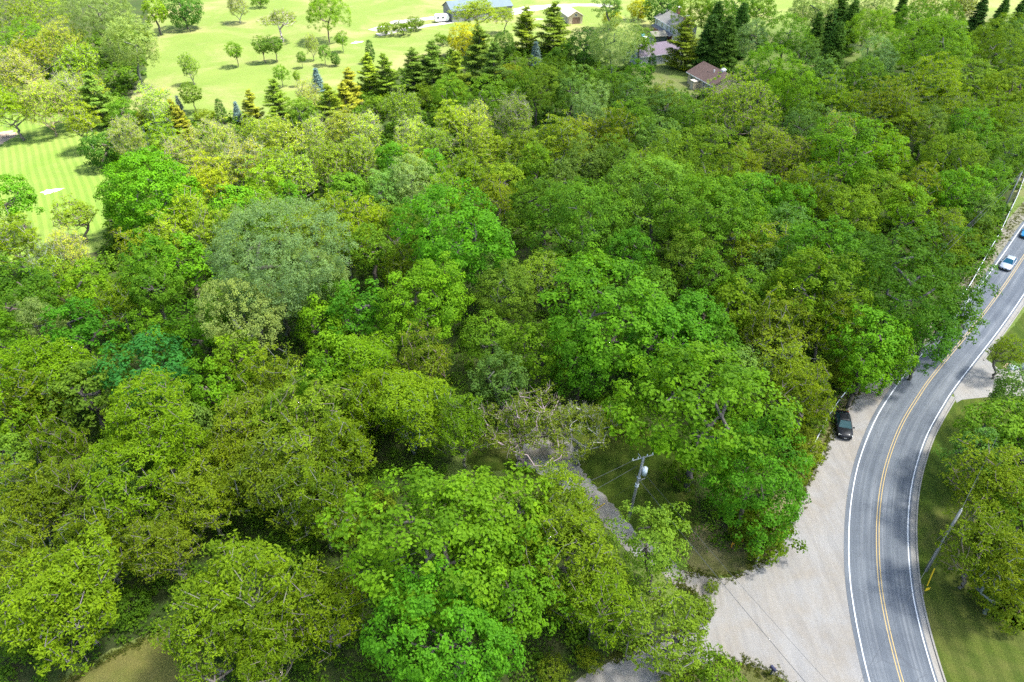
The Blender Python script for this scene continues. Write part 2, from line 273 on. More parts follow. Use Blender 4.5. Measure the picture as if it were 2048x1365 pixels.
M_MEADOW = grass_material("meadow_grass", (.092, .142, .024), (.122, .165, .034), (.112, .142, .034), (.20, .165, .085), None, .7)
M_VERGE = grass_material("verge_grass", (.038, .066, .006), (.066, .092, .010), (.034, .062, .006), (.14, .115, .04), (R_(8), 1.6), .6)
M_LAWN = grass_material("mown_lawn", (.088, .155, .020), (.115, .172, .028), (.100, .150, .028), (.165, .165, .06), (R_(-33.0), 1.45), .35)
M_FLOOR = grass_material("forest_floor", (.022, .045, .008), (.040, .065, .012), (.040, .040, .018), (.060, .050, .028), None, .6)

def gravel_material(name, base, dark, warm, track):
    m, n, l, p = new_mat(name)
    g = n.new("ShaderNodeNewGeometry").outputs["Position"]
    col = ramp(n, l, noise(n, l, .22, 6, .65, g, .4), [(.35, warm), (.6, base)])
    mp = N(n, "ShaderNodeMapping"); mp.inputs["Rotation"].default_value = (0, 0, R_(track)); mp.inputs["Scale"].default_value = (1.6, .16, 1); l.new(g, mp.inputs[0])
    tr = ramp(n, l, noise(n, l, 1.1, 4, .6, mp.outputs[0], .8), [(.35, (.90, .90, .91)), (.65, (1.06, 1.05, 1.04))])
    col = mixc(n, l, col, tr, 1.0, 'MULTIPLY')
    col = mixc(n, l, col, dark, ramp(n, l, noise(n, l, 1.3, 6, .75, g), [(.62, (0,)*3), (.78, (.55,)*3)]))
    col = mixc(n, l, col, ramp(n, l, noise(n, l, 14, 3, .7, g), [(.2, (.80,)*3), (.8, (1.16,)*3)]), 1.0, 'MULTIPLY')
    l.new(col, p.inputs["Base Color"]); p.inputs["Roughness"].default_value = .95; p.inputs["Specular IOR Level"].default_value = .1
    bp = N(n, "ShaderNodeBump", i_Strength=.5, i_Distance=.04); l.new(noise(n, l, 18, 4, .7, g), bp.inputs["Height"]); l.new(bp.outputs[0], p.inputs["Normal"])
    return m
M_GRAVEL = gravel_material("pale_gravel", (.212, .203, .190), (.14, .125, .105), (.200, .178, .148), 28)
M_DRIVE = gravel_material("driveway_gravel", (.24, .235, .225), (.12, .11, .09), (.20, .17, .13), -40)
M_DIRT = gravel_material("bare_dirt", (.26, .20, .15), (.16, .12, .08), (.30, .24, .18), 10)
M_CONC = gravel_material("concrete", (.225, .217, .20), (.15, .14, .12), (.235, .215, .185), 45)

def road_material():
    m, n, l, p = new_mat("worn_asphalt")
    uv = n.new("ShaderNodeUVMap").outputs[0]; g = n.new("ShaderNodeNewGeometry").outputs["Position"]
    mp = N(n, "ShaderNodeMapping"); mp.inputs["Scale"].default_value = (1.0, .02, 1); l.new(uv, mp.inputs[0])
    col = ramp(n, l, noise(n, l, 1.6, 4, .55, mp.outputs[0], .1), [(.25, (.062, .072, .085)), (.5, (.090, .101, .113)), (.75, (.142, .150, .157))])
    mp2 = N(n, "ShaderNodeMapping"); mp2.inputs["Scale"].default_value = (6., .06, 1); l.new(uv, mp2.inputs[0])
    col = mixc(n, l, col, ramp(n, l, noise(n, l, 1.2, 3, .6, mp2.outputs[0]), [(.3, (.76, .77, .79)), (.7, (1.22, 1.2, 1.18))]), 1.0, 'MULTIPLY')
    col = mixc(n, l, col, ramp(n, l, noise(n, l, .14, 5, .6, g, .5), [(.3, (.72, .74, .78)), (.6, (1.08, 1.08, 1.08))]), 1.0, 'MULTIPLY')
    # hairline cracks across and along the lanes
    mp3 = N(n, "ShaderNodeMapping"); mp3.inputs["Scale"].default_value = (.22, .30, 1); l.new(uv, mp3.inputs[0])
    ns = N(n, "ShaderNodeTexNoise", i_Scale=1.5, i_Detail=4); l.new(mp3.outputs[0], ns.inputs[0])
    add = N(n, "ShaderNodeVectorMath", operation='MULTIPLY_ADD'); l.new(ns.outputs["Color"], add.inputs[0]); add.inputs[1].default_value = (.5, .5, 0); l.new(mp3.outputs[0], add.inputs[2])
    vo = N(n, "ShaderNodeTexVoronoi", feature='DISTANCE_TO_EDGE', i_Scale=1.0); l.new(add.outputs[0], vo.inputs[0])
    col = mixc(n, l, (.055, .06, .068), col, ramp(n, l, vo.outputs["Distance"], [(.003, (.55,)*3), (.009, (1,)*3)]))
    col = mixc(n, l, col, ramp(n, l, noise(n, l, 22, 3, .7, g), [(.2, (.82,)*3), (.8, (1.14,)*3)]), 1.0, 'MULTIPLY')
    l.new(col, p.inputs["Base Color"]); p.inputs["Roughness"].default_value = .82; p.inputs["Specular IOR Level"].default_value = .3
    return m
M_ROAD = road_material()

def paint_material(name, col):
    m, n, l, p = new_mat(name)
    g = n.new("ShaderNodeNewGeometry").outputs["Position"]
    c = mixc(n, l, col, (.20, .21, .22), ramp(n, l, noise(n, l, 2.2, 6, .75, g), [(.48, (0,)*3), (.8, (.75,)*3)]))
    l.new(c, p.inputs["Base Color"]); p.inputs["Roughness"].default_value = .7; return m
M_WHITE_LINE = paint_material("white_line_paint", (.56, .57, .58))
M_YELLOW_LINE = paint_material("yellow_line_paint", (.36, .25, .08))

# ------------------------------------------------------------------ the setting: ground, lawns, woods floor, gravel, road
rng0 = random.Random(4)
def catmull(pts, step):
    P = [np.array(p, float) for p in pts]; outp = []
    for i in range(len(P) - 1):
        p0 = P[max(i-1, 0)]; p1 = P[i]; p2 = P[i+1]; p3 = P[min(i+2, len(P)-1)]
        k = max(2, int(np.linalg.norm(p2 - p1) / step))
        for j in range(k):
            t = j / k
            outp.append(.5 * ((2*p1) + (-p0+p2)*t + (2*p0-5*p1+4*p2-p3)*t*t + (-p0+3*p1-3*p2+p3)*t**3))
    outp.append(P[-1]); return np.array(outp)

def sheet(name, poly, z, mat, jitter=.0, step=.6, parent=None, **kw):
    pts = []
    for a, b in zip(poly, poly[1:] + poly[:1]):
        a = np.array(a, float); b = np.array(b, float); k = max(1, int(np.linalg.norm(b - a) / step)) if jitter else 1
        for j in range(k):
            q = a + (b - a) * j / k
            pts.append((q[0] + rng0.gauss(0, jitter), q[1] + rng0.gauss(0, jitter)) if jitter else (q[0], q[1]))
    V = [(x, y, z) for x, y in pts]
    tris = geometry.tessellate_polygon([[Vector(v) for v in V]])
    me = bpy.data.meshes.new(name); me.from_pydata(V, [], [tuple(t) for t in tris]); me.update()
    if sum(pl.normal.z for pl in me.polygons) < 0: me.flip_normals()
    me.materials.append(mat)
    return link(name, me, parent, **kw)

sheet("ground", [(-2500, -2500), (2500, -2500), (2500, 2500), (-2500, 2500)], 0, M_MEADOW, kind="structure")
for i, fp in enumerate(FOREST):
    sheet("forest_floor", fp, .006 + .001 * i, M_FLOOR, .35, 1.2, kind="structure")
sheet("mown_lawn", [(-190, 150), (-160, 200), (-120, 185), (-100.2, 167.2), (-90, 150), (-87, 140), (-78, 120), (-70.8, 103.6), (-77, 99.6), (-92, 97), (-140, 97)], .010, M_LAWN, .15, 1, kind="structure")
sheet("dirt_patch", [(-128, 156), (-120, 160), (-116.5, 157), (-117, 152), (-121, 147), (-130, 146)], .014, M_DIRT, .3, .6, kind="structure")
sheet("verge_lawn", [(36.9, 20), (37.5, 29), (38.2, 33), (39.2, 36.5), (40.9, 42), (43.5, 47.6), (46.3, 52), (49, 56), (51.8, 59.4), (58.5, 66.3), (63, 66), (64.6, 72.6), (75, 82), (95, 101), (150, 160), (170, 150), (170, 20)], .008, M_VERGE, .08, .7, kind="structure")
sheet("driveway_clearing", [(3, 58), (8.5, 60.5), (14, 61.5), (19.5, 58), (20.5, 50), (20, 46), (17.5, 42.5), (14, 42), (10, 46), (4, 52), (-4.5, 53.5), (-7, 57.5), (-3, 60)], .012, M_VERGE, .25, .7, kind="structure")
sheet("brown_clearing", [(-31.5, 34.2), (-28, 32.5), (-25.5, 30), (-24.5, 20), (-46, 20), (-42, 26.5), (-37, 30.5)], .012,
      grass_material("dry_grass", (.105, .105, .022), (.15, .135, .035), (.075, .095, .016), (.17, .13, .06), None, .6), .2, .7, kind="structure")
sheet("road_corner_grass", [(18.04, 39.9), (19.66, 39.4), (21.65, 39.4), (23.87, 40.2), (25.71, 41.4), (27.9, 43.2), (29.85, 46), (31.8, 49), (34.3, 52.7), (37.9, 57.4), (40.4, 61.2), (45.8, 67.3), (44, 69), (38.6, 62), (33.5, 54.5), (28, 48), (20, 45.5), (16.5, 42)], .013,
      grass_material("worn_verge", (.06, .075, .014), (.10, .10, .03), (.12, .10, .05), (.24, .20, .12), None, .9), .18, .5, kind="structure")

WORN = bpy.data.materials['worn_verge']
sheet("lane_bank", [(3, 27.6), (9.1, 31.1), (14.4, 33.5), (18.2, 34.7), (19.5, 35.4), (19.4, 36.8), (18.9, 37.5), (16.4, 38.1), (14.5, 36.8), (9, 33.5), (2, 30)], .011, M_FLOOR, .15, .5, kind="structure")
sheet("lane_bank", [(24, 20), (24, 28.6), (23.3, 29.5), (20.5, 30.7), (18.7, 30.9), (14, 29.6), (9.5, 27.3), (5, 24.5), (5, 20)], .011, WORN, .15, .5, kind="structure")
MID = [(160, 176), (123, 138.5), (106.2, 120.8), (96.5, 110.9), (87.8, 101.5), (79.3, 92.4), (69.6, 82.5), (57.3, 70.5), (53.0, 66.0), (48.6, 61.0), (45.1, 56.3), (42.2, 51.8), (39.6, 46.9), (37.6, 42.3), (36.15, 38.3), (35.2, 34.8), (34.55, 31.8), (34.05, 29.0), (33.6, 25.4), (33.4, 18), (33.8, 5), (35, -15)]
CL = catmull(MID, .8)
TN = np.gradient(CL, axis=0); TN /= np.linalg.norm(TN, axis=1)[:, None]
NR = np.stack([-TN[:, 1], TN[:, 0]], 1)          # points to the left-hand lawn side when walking towards the camera = +
ARC = np.concatenate([[0], np.cumsum(np.linalg.norm(np.diff(CL, axis=0), axis=1))])
def off(d): return CL + NR * d
def ribbon(name, d0, d1, z, mat, i0=0, i1=None, z0=None, **kw):
    i1 = len(CL) if i1 is None else i1
    A = off(d0)[i0:i1]; B = off(d1)[i0:i1]; n = len(A)
    V = np.concatenate([np.c_[A, np.full(n, z)], np.c_[B, np.full(n, z)]])
    F = np.array([(i, i + 1, n + i + 1, n + i) for i in range(n - 1)])
    uv = np.concatenate([np.c_[np.full(n, d0), ARC[i0:i1]], np.c_[np.full(n, d1), ARC[i0:i1]]])
    me = np_mesh(name, V, F, mat, uv=uv)
    if me.polygons[0].normal.z < 0: me.flip_normals()
    parent = kw.pop("parent", None)
    return link(name, me, parent, **kw)
# which side is the right (lawn) side
SIDE = 1 if np.dot(NR[12], np.array([1, 0])) > 0 else -1
road = ribbon("road", -3.25 * SIDE, 3.15 * SIDE, .035, M_ROAD, kind="structure")
for d in (-2.78, 2.92): ribbon("white_edge_line", (d - .05) * SIDE, (d + .05) * SIDE, .039, M_WHITE_LINE, parent=road)
for d in (-.16, .10): ribbon("yellow_centre_line", (d - .0) * SIDE, (d + .08) * SIDE, .039, M_YELLOW_LINE, parent=road)
# gutter and kerb, left out where the concrete drive crosses
def near(p): return int(np.argmin(np.linalg.norm(off(3.9 * SIDE) - np.array(p), axis=1)))
ja, jb = sorted((near((64.4, 73.2)), near((57.6, 65.6))))
for i0, i1 in ((0, ja), (jb, len(CL))):
    g = ribbon("gutter", 3.15 * SIDE, 3.62 * SIDE, .03, M_CONC, i0, i1, kind="structure")
    A = off(3.62 * SIDE)[i0:i1]; B = off(3.80 * SIDE)[i0:i1]; n = len(A)
    V = np.concatenate([np.c_[A, np.full(n, 0.)], np.c_[A + (B - A) * .15, np.full(n, .13)], np.c_[B, np.full(n, .13)], np.c_[B, np.full(n, 0.)]])
    F = [(r*n+i, r*n+i+1, (r+1)*n+i+1, (r+1)*n+i) for r in range(3) for i in range(n - 1)]
    me = np_mesh("kerb", V, F, M_CONC)
    if me.polygons[n].normal.z < 0: me.flip_normals()
    link("kerb", me, kind="structure")
dr = [tuple(p) for p in off(3.15 * SIDE)[ja-1:jb+2:3]]
dr += [(57.2, 64.6), (58.2, 65.2), (63.1, 65.9), (70, 66), (82, 67), (83, 73), (72, 72), (66.5, 71.2), (65.8, 74.2)]
sheet("concrete_drive", dr, .022, M_CONC, kind="structure")

# gravel lot along the bend, with the lane and the driveway leaving it
LE = off(-3.1 * SIDE)
k0 = int(np.argmin(np.linalg.norm(LE - np.array((60.5, 77.5)), axis=1))); k1 = int(np.argmin(np.linalg.norm(LE - np.array((31, 20)), axis=1)))
lot = [tuple(p) for p in LE[k0:k1:3]]
lot += [(24, 20), (23.97, 25.4), (24.0, 28.6), (23.3, 29.5), (20.5, 30.7), (18.7, 30.9), (14, 29.6), (9.5, 27.3), (5, 24.5), (3, 27.5), (9.1, 31), (14.4, 33.4), (17.2, 34.3), (18.2, 35.1), (18.1, 36.7), (17.6, 37.6), (16.2, 38.2), (15, 40.3), (18.04, 39.84), (19.66, 39.27), (21.65, 39.27), (23.87, 40.12), (25.71, 41.28), (27.9, 43.08), (29.85, 45.92), (31.82, 48.94), (34.29, 52.55), (37.9, 57.25), (40.36, 61.08), (45.8, 67.14), (53.13, 72.6)]
sheet("gravel_lot", lot, .018, M_GRAVEL, .09, .35, kind="structure")
sheet("gravel_driveway", [(16.6, 38.3), (14.6, 40.2), (12.0, 42.2), (9.4, 46.2), (7.3, 49.4), (4.0, 52.2), (.8, 54.4), (0, 58), (3.8, 60.5), (7, 59.5), (7.5, 55), (9.0, 51.3), (11.0, 48.3), (13.2, 44.6), (15.9, 41.9), (16.6, 40.5)], .016, M_DRIVE, .14, .4, kind="structure")
shoulder = ribbon("gravel_shoulder", -5.4 * SIDE, -3.2 * SIDE, .015, gravel_material("shoulder_gravel", (.19, .175, .14), (.07, .10, .025), (.13, .135, .06), 40), 0, k0 + 6, kind="structure")
FARG = gravel_material("far_gravel", (.30, .29, .27), (.22, .2, .18), (.28, .265, .23), 20)
sheet("far_driveway", [(-47, 254), (-41, 264.5), (-32, 269.5), (-24, 274.5), (-26, 277.5), (-33, 274), (-43, 270), (-50, 256)], .016, FARG, .3, 1.5, kind="structure")
sheet("far_driveway", [(-45, 247), (-35.5, 257), (-26.5, 262.5), (-20.5, 267), (-22.5, 269.5), (-27.5, 265.5), (-36.5, 260), (-47, 251)], .017, FARG, .3, 1.5, kind="structure")
sheet("far_driveway", [(-1, 277), (6.9, 283.6), (16.8, 291.2), (27, 293.5), (40, 292), (40, 297), (25, 298), (16, 296.5), (6, 293.5), (-1, 288)], .016, FARG, .3, 1.5, kind="structure")
sheet("dirt_patch", [(4, 268), (9, 269), (11.5, 272.5), (7, 273.5), (3, 271)], .014, M_DIRT, .4, .8, kind="structure")
sheet("dirt_patch", [(-94.4, 126.2), (-93, 125.4), (-91.2, 126.9), (-90.6, 128.2), (-92, 127.9), (-93.8, 127.4)], .015, plain("pale_sand", (.62, .52, .46), .9), .12, .4, kind="structure")
sheet("dirt_patch", [(-53, 238), (-50, 239), (-49.5, 241), (-52.5, 241)], .015, plain("pale_stone", (.62, .58, .55), .9), .2, .5, kind="structure")

# ------------------------------------------------------------------ cloud over the woods (throws the broad soft shade of the photo)
def build_cloud():
    m, n, l, p = new_mat("thin_cloud")
    n.remove(p); tr = n.new("ShaderNodeBsdfTransparent"); tr.inputs[0].default_value = (.97, .985, 1, 1)
    df = n.new("ShaderNodeBsdfTranslucent"); df.inputs[0].default_value = (.95, .95, .96, 1)
    mx = n.new("ShaderNodeMixShader"); mx.inputs[0].default_value = CLOUD_OPAC; l.new(tr.outputs[0], mx.inputs[1]); l.new(df.outputs[0], mx.inputs[2]); l.new(mx.outputs[0], n["Material Output"].inputs[0])
    Z = 300.
    dx, dy = SUN_DIR.x / SUN_DIR.z * Z, SUN_DIR.y / SUN_DIR.z * Z
    # outline of the shade the cloud throws on the woods
    shade = [(-260, 60), (-88, 74), (-62, 79), (-48, 86), (-34, 98), (-12, 107), (0, 128), (-4, 150), (-22, 176), (-12, 201), (12, 221), (34, 235), (64, 250), (97, 262), (150, 275), (250, 268), (330, 150), (330, -150), (150, -230), (-150, -200), (-280, -60)]
    xs = np.arange(-290, 345, 7.); ys = np.arange(-240, 300, 7.)
    X, Y = np.meshgrid(xs, ys); Q = np.c_[X.ravel(), Y.ravel()]
    x, y = Q[:, 0], Q[:, 1]; ins = np.zeros(len(Q), bool); dm = np.full(len(Q), 1e9)
    for (x1, y1), (x2, y2) in zip(shade, shade[1:] + shade[:1]):
        ins ^= ((y1 > y) != (y2 > y)) & (x < (x2 - x1) * (y - y1) / (y2 - y1 + 1e-12) + x1)
        e = np.array([x2 - x1, y2 - y1]); t = np.clip(((Q - (x1, y1)) @ e) / (e @ e), 0, 1); dm = np.minimum(dm, np.linalg.norm(Q - (x1, y1) - t[:, None] * e, axis=1))
    T = (np.where(ins, dm, -dm)).reshape(X.shape) + 3 * np.sin(X * .07 + 1) * np.cos(Y * .08) + 2 * np.sin(X * .15 + Y * .12)
    T = np.sqrt(np.clip(T / 90, 0, 1)); inside = T > 0
    top = Z + 70 * T + 6 * np.sin(X * .13) * np.cos(Y * .12) * T; bot = Z - 8 * T
    idx = np.arange(X.size).reshape(X.shape); V = np.concatenate([np.c_[(X + dx).ravel(), (Y + dy).ravel(), top.ravel()], np.c_[(X + dx).ravel(), (Y + dy).ravel(), bot.ravel() - .01]])
    F = []
    ny, nx = X.shape
    for j in range(ny - 1):
        for i in range(nx - 1):
            if inside[j:j+2, i:i+2].any():
                a, b, c, d = idx[j, i], idx[j, i+1], idx[j+1, i+1], idx[j+1, i]
                F.append((a, b, c, d)); F.append((a + X.size, d + X.size, c + X.size, b + X.size))
    me = np_mesh("cloud", V, F, m, smooth=True)
    link("cloud", me, label="broad grey-white fair-weather cloud drifting above the woods", cat="cloud", kind="stuff")
CLOUD_OPAC = .39
build_cloud()

# ------------------------------------------------------------------ trees
def unit(a): return a / np.maximum(np.linalg.norm(a, axis=-1, keepdims=True), 1e-9)
UP = np.array([0, 0, 1.])
def leaf_geo(rg, C, Nn, L, W):
    n = len(C); Nn = unit(Nn)
    t = rg.normal(size=(n, 3)); t -= (t * Nn).sum(1, keepdims=True) * Nn; t = unit(t); b = np.cross(Nn, t)
    s = rg.uniform(.7, 1.3, (n, 1)); L = L * s; W = W * s
    V = np.stack([C + t * L - Nn * L * .25, C + b * W, C - t * L - Nn * L * .25, C - b * W], 1).reshape(-1, 3)
    return V, np.arange(4 * n).reshape(n, 4)

class Leaves:
    def __init__(s): s.V = []; s.F = []; s.T = []; s.n = 0
    def add(s, rg, C, Nn, L, W, tint):
        V, F = leaf_geo(rg, C, Nn, L, W); s.V.append(V); s.F.append(F + s.n); s.n += len(V); s.T.append(np.repeat(np.clip(tint, -1, 1), 4))
    def mesh(s, name, mat): return np_mesh(name, np.concatenate(s.V), np.concatenate(s.F), mat, np.concatenate(s.T))

def tubes_mesh(name, segs, mat, sides=5):
    """segs: list of (p0, p1, r0, r1)"""
    A = np.array([q[0] for q in segs]); B = np.array([q[1] for q in segs]); r0 = np.array([q[2] for q in segs]); r1 = np.array([q[3] for q in segs])
    d = unit(B - A); ref = np.where(np.abs(d[:, 2:3]) < .9, UP, np.array([1., 0, 0])); a = unit(np.cross(d, ref)); b = np.cross(d, a)
    ang = np.arange(sides) * 2 * math.pi / sides
    ca, sa = np.cos(ang), np.sin(ang)
    ring = a[:, None, :] * ca[None, :, None] + b[:, None, :] * sa[None, :, None]
    V = np.concatenate([A[:, None, :] + ring * r0[:, None, None], B[:, None, :] + ring * r1[:, None, None]], 1)
    n = len(segs); base = (np.arange(n) * 2 * sides)[:, None]
    F = np.concatenate([np.stack([base[:, 0] + k, base[:, 0] + (k+1) % sides, base[:, 0] + sides + (k+1) % sides, base[:, 0] + sides + k], 1) for k in range(sides)])
    return np_mesh(name, V.reshape(-1, 3), F, mat, smooth=True)

def grow(rg, targets, trunk_top, trunk_r, lean=.3, twig_r=.015, wander=.12, bend=.12):
    """branch skeleton reaching all target points: each target is joined to the nearest lower node"""
    P = [np.array([0, 0, -.1])]; par = [-1]
    k = 5
    for i in range(1, k + 1):
        P.append(np.array([rg.normal(0, lean * .3), rg.normal(0, lean * .3), trunk_top * i / k])); par.append(len(P) - 2)
    base = np.array([0, 0, trunk_top])
    order = np.argsort(np.linalg.norm(targets - base, axis=1))
    for ti in order:
        t = targets[ti]; Q = np.array(P); d = t - Q
        dist = np.linalg.norm(d, axis=1)
        cost = dist + np.where(Q[:, 2] > t[2] - .25 * dist, 3.0, 0) + np.where(np.arange(len(Q)) < 3, 4., 0)
        j = int(np.argmin(cost)); p0 = Q[j]; L = dist[j]; m = max(1, min(5, int(L / .9)))
        side = rg.normal(size=3) * wander * L; prev = j
        for s in range(1, m + 1):
            u = s / m; q = p0 + (t - p0) * u + side * math.sin(math.pi * u) + np.array([0, 0, bend * L * math.sin(math.pi * u) * (1 if t[2] < p0[2] + L * .7 else -.4)])
            P.append(q); par.append(prev); prev = len(P) - 1
    P = np.array(P); n = len(P); w = np.zeros(n); ch = [0] * n
    for i in range(n - 1, 0, -1):
        if ch[i] == 0: w[i] = 1
        w[par[i]] += w[i]; ch[par[i]] += 1
    w[0] = max(w[0], 1)
    r = twig_r + (trunk_r - twig_r) * (w / w[0]) ** .55
    segs = [(P[par[i]], P[i], min(r[par[i]], r[i] * 1.6) if i > 5 else r[par[i]], r[i]) for i in range(1, n)]
    return segs

def blob_dirs(rg, n, zmin):
    i = np.arange(n) + .5; z = 1 - (1 - zmin) * i / n; ph = i * 2.399963 + rg.uniform(0, 6)
    s = np.sqrt(np.maximum(0, 1 - z * z)); D = np.stack([s * np.cos(ph), s * np.sin(ph), z], 1)
    return unit(D + rg.normal(0, .9 / math.sqrt(n), D.shape))

def lump(rg, D, amp):
    f = np.ones(len(D))
    for k in range(5):
        f += amp / 2.2 * np.cos(D @ rg.normal(0, 2.4, 3) + rg.uniform(0, 6))
    return f

def puff_tree(name, seed, R, Ht, base=.22, pr=.95, dens=58, L=.19, W=.12, amp=.16, zmin=-.62, shape='round', limbs=14, trunk=.28, tint_p=.34, tint_l=.19, spread=.30, fill=1.0, mat=None, flat=.82, gapf=.80):
    rg = np.random.default_rng(seed); lv = Leaves()
    z0 = Ht * base; hz = (Ht - z0) / 2; zc = z0 + hz
    n = int(2 * math.pi * R * (R + hz) * .5 * (1 - zmin) / (math.pi * pr * pr * gapf))
    D = blob_dirs(rg, n, zmin); f = lump(rg, D, amp)
    k = np.ones(n)
    if shape == 'dome': k = np.where(D[:, 2] < 0, 1.05, 1 - .10 * D[:, 2] ** 2)
    if shape == 'cone': k = 1 - .55 * (D[:, 2] + 1) / 2
    ex = np.stack([np.full(n, R - pr * .6), np.full(n, R - pr * .6), np.full(n, hz - pr * .5)], 1)
    PC = np.array([0, 0, zc]) + D * ex * f[:, None] * np.stack([k, k, np.ones(n)], 1) * rg.uniform(.84, 1.04, (n, 1))
    PRr = pr * rg.uniform(.65, 1.3, n); PT = rg.normal(0, tint_p, n)
    inner = int(n * .30); ID = unit(rg.normal(size=(inner, 3))); IP = np.array([0, 0, zc]) + ID * ex[:1] * rg.uniform(.3, .72, (inner, 1))
    PC2 = np.concatenate([PC, IP]); PR2 = np.concatenate([PRr, np.full(inner, pr * 1.15)]); PT2 = np.concatenate([PT, rg.normal(0, tint_p, inner)]); OD = np.concatenate([D, ID])
    cnt = np.maximum(6, (dens * PR2 ** 2 * np.where(np.arange(len(PC2)) < n, 1, .55 * fill)).astype(int))
    idx = np.repeat(np.arange(len(PC2)), cnt); m = len(idx)
    d = unit(rg.normal(size=(m, 3)) + OD[idx] * .75 + UP * .35)
    rad = PR2[idx, None] * (1 - rg.uniform(0, 1, (m, 1)) ** 1.6 * .55) * (1 + rg.normal(0, spread * .35, (m, 1)))
    C = PC2[idx] + d * rad * np.array([1, 1, flat])
    Nn = d * .75 + OD[idx] * .25 + UP * .40 + rg.normal(0, .30, (m, 3))
    lv.add(rg, C, Nn, L, W, PT2[idx] + rg.normal(0, tint_l, m))
    crown = lv.mesh(name + "_crown", mat or LEAF)
    tg = (PC[rg.choice(n, min(limbs, n), replace=False)] - np.array([0, 0, zc])) * .5 + np.array([0, 0, zc])
    segs = grow(rg, tg, max(z0 * 1.15, Ht * .2), trunk, twig_r=.03, wander=.04, bend=.03)
    return tubes_mesh(name + "_trunk", segs, BARK), crown, R, Ht

def branch_tree(name, seed, R, Ht, base=.3, tips=200, tuft=26, tr=(.55, .26), L=.17, W=.055, trunk=.22, tint_p=.28, tint_l=.18, twigs=0, lean=.5, shell=.5, zmin=-.35, amp=.22, twig_r=.016, tw=.013, wander=.12, mat=None):
    rg = np.random.default_rng(seed); lv = Leaves()
    z0 = Ht * base; hz = (Ht - z0) / 2; zc = z0 + hz
    D = blob_dirs(rg, tips, zmin); f = lump(rg, D, amp)
    rr = rg.uniform(0, 1, (tips, 1)) ** (1 / 2.2) * (1 - shell) + shell * rg.uniform(.8, 1.0, (tips, 1))
    T = np.array([0, 0, zc]) + D * np.array([R, R, hz]) * f[:, None] * np.clip(rr, 0, 1.05)
    T[:, 2] = np.maximum(T[:, 2], z0 * .8)
    segs = grow(rg, T, Ht * base * .8, trunk, lean, twig_r, wander)
    if twigs:
        idx = np.repeat(np.arange(tips), twigs); m = len(idx)
        d = unit(rg.normal(size=(m, 3)) + D[idx] * .6 + UP * .7); ln = rg.uniform(.4, 1.15, (m, 1))
        st = T[idx] + rg.normal(0, .10, (m, 3))
        segs += [(st[i], st[i] + d[i] * ln[i], tw, tw * .5) for i in range(m)]
    cnt = np.maximum(0, rg.poisson(tuft, tips)); idx = np.repeat(np.arange(tips), cnt); m = len(idx)
    C = T[idx] + unit(rg.normal(size=(m, 3))) * rg.uniform(.2, 1, (m, 1)) ** .6 * np.array([tr[0], tr[0], tr[1]]) * rg.uniform(.7, 1.4, (tips, 1))[idx]
    Nn = UP * .75 + D[idx] * .2 + rg.normal(0, .45, (m, 3))
    PT = rg.normal(0, tint_p, tips)
    lv.add(rg, C, Nn, L, W, PT[idx] + rg.normal(0, tint_l, m))
    return tubes_mesh(name + "_trunk", segs, BARK, 4), lv.mesh(name + "_crown", mat or LEAF), R, Ht

def conifer(name, seed, R, Ht, gap=.8, nb=6, rise=.15, power=1.0, tufts=6, needles=16, L=.24, W=.05, trunk=.2, base=.08, plate=.35, tint_b=.3, jit=.2, full=1.0):
    rg = np.random.default_rng(seed); lv = Leaves(); segs = []
    k = 8
    for i in range(k): segs.append((np.array([0, 0, -.1 + (Ht * .97 + .1) * i / k]), np.array([0, 0, -.1 + (Ht * .97 + .1) * (i + 1) / k]), trunk * (1 - i / k) + .02, trunk * (1 - (i + 1) / k) + .02))
    z = Ht * base; C = []; Nn = []; T = []
    while z < Ht * .985:
        u = (z / Ht - base) / (1 - base); ln0 = R * (1 - u) ** power * (.55 + .45 * min(1, u * 5 + .45)) + .12
        for b in range(nb):
            if rg.uniform() > full: continue
            ph = rg.uniform(0, 2 * math.pi); ln = ln0 * rg.uniform(1 - jit * 1.6, 1 + jit); zz = z + rg.normal(0, gap * .22)
            dv = np.array([math.cos(ph), math.sin(ph), rise + rg.normal(0, .06)]); tip = np.array([0, 0, zz]) + dv * ln
            if ln > .5: segs.append((np.array([0, 0, zz]), tip, .02 + .012 * ln, .008))
            bt = rg.normal(0, tint_b); nt = max(2, int(tufts * ln / R + 1.5))
            for s in range(nt):
                q = (s + .6) / nt; q = .25 + .75 * q if ln > .6 else q
                c = np.array([0, 0, zz]) + dv * ln * q; w = plate * ln * (1.1 - .6 * q) + .10
                sd_ = np.array([-dv[1], dv[0], 0])
                m = max(4, int(needles * (.6 + w)))
                o = rg.normal(0, 1, (m, 3)) * np.array([.16, .16, .10]) + sd_ * rg.uniform(-w, w, (m, 1)) * .9 + dv * rg.uniform(-.2, .25, (m, 1))
                C.append(c + o); Nn.append(UP * .8 + rg.normal(0, .5, (m, 3)) + dv * .25); T.append(bt + .25 * q + rg.normal(0, .2, m))
        z += gap * rg.uniform(.8, 1.2) * (1 - .35 * u)
    lv.add(rg, np.concatenate(C), np.concatenate(Nn), L, W, np.concatenate(T))
    return tubes_mesh(name + "_trunk", segs, BARK, 5), lv.mesh(name + "_crown", NEEDLE), R, Ht

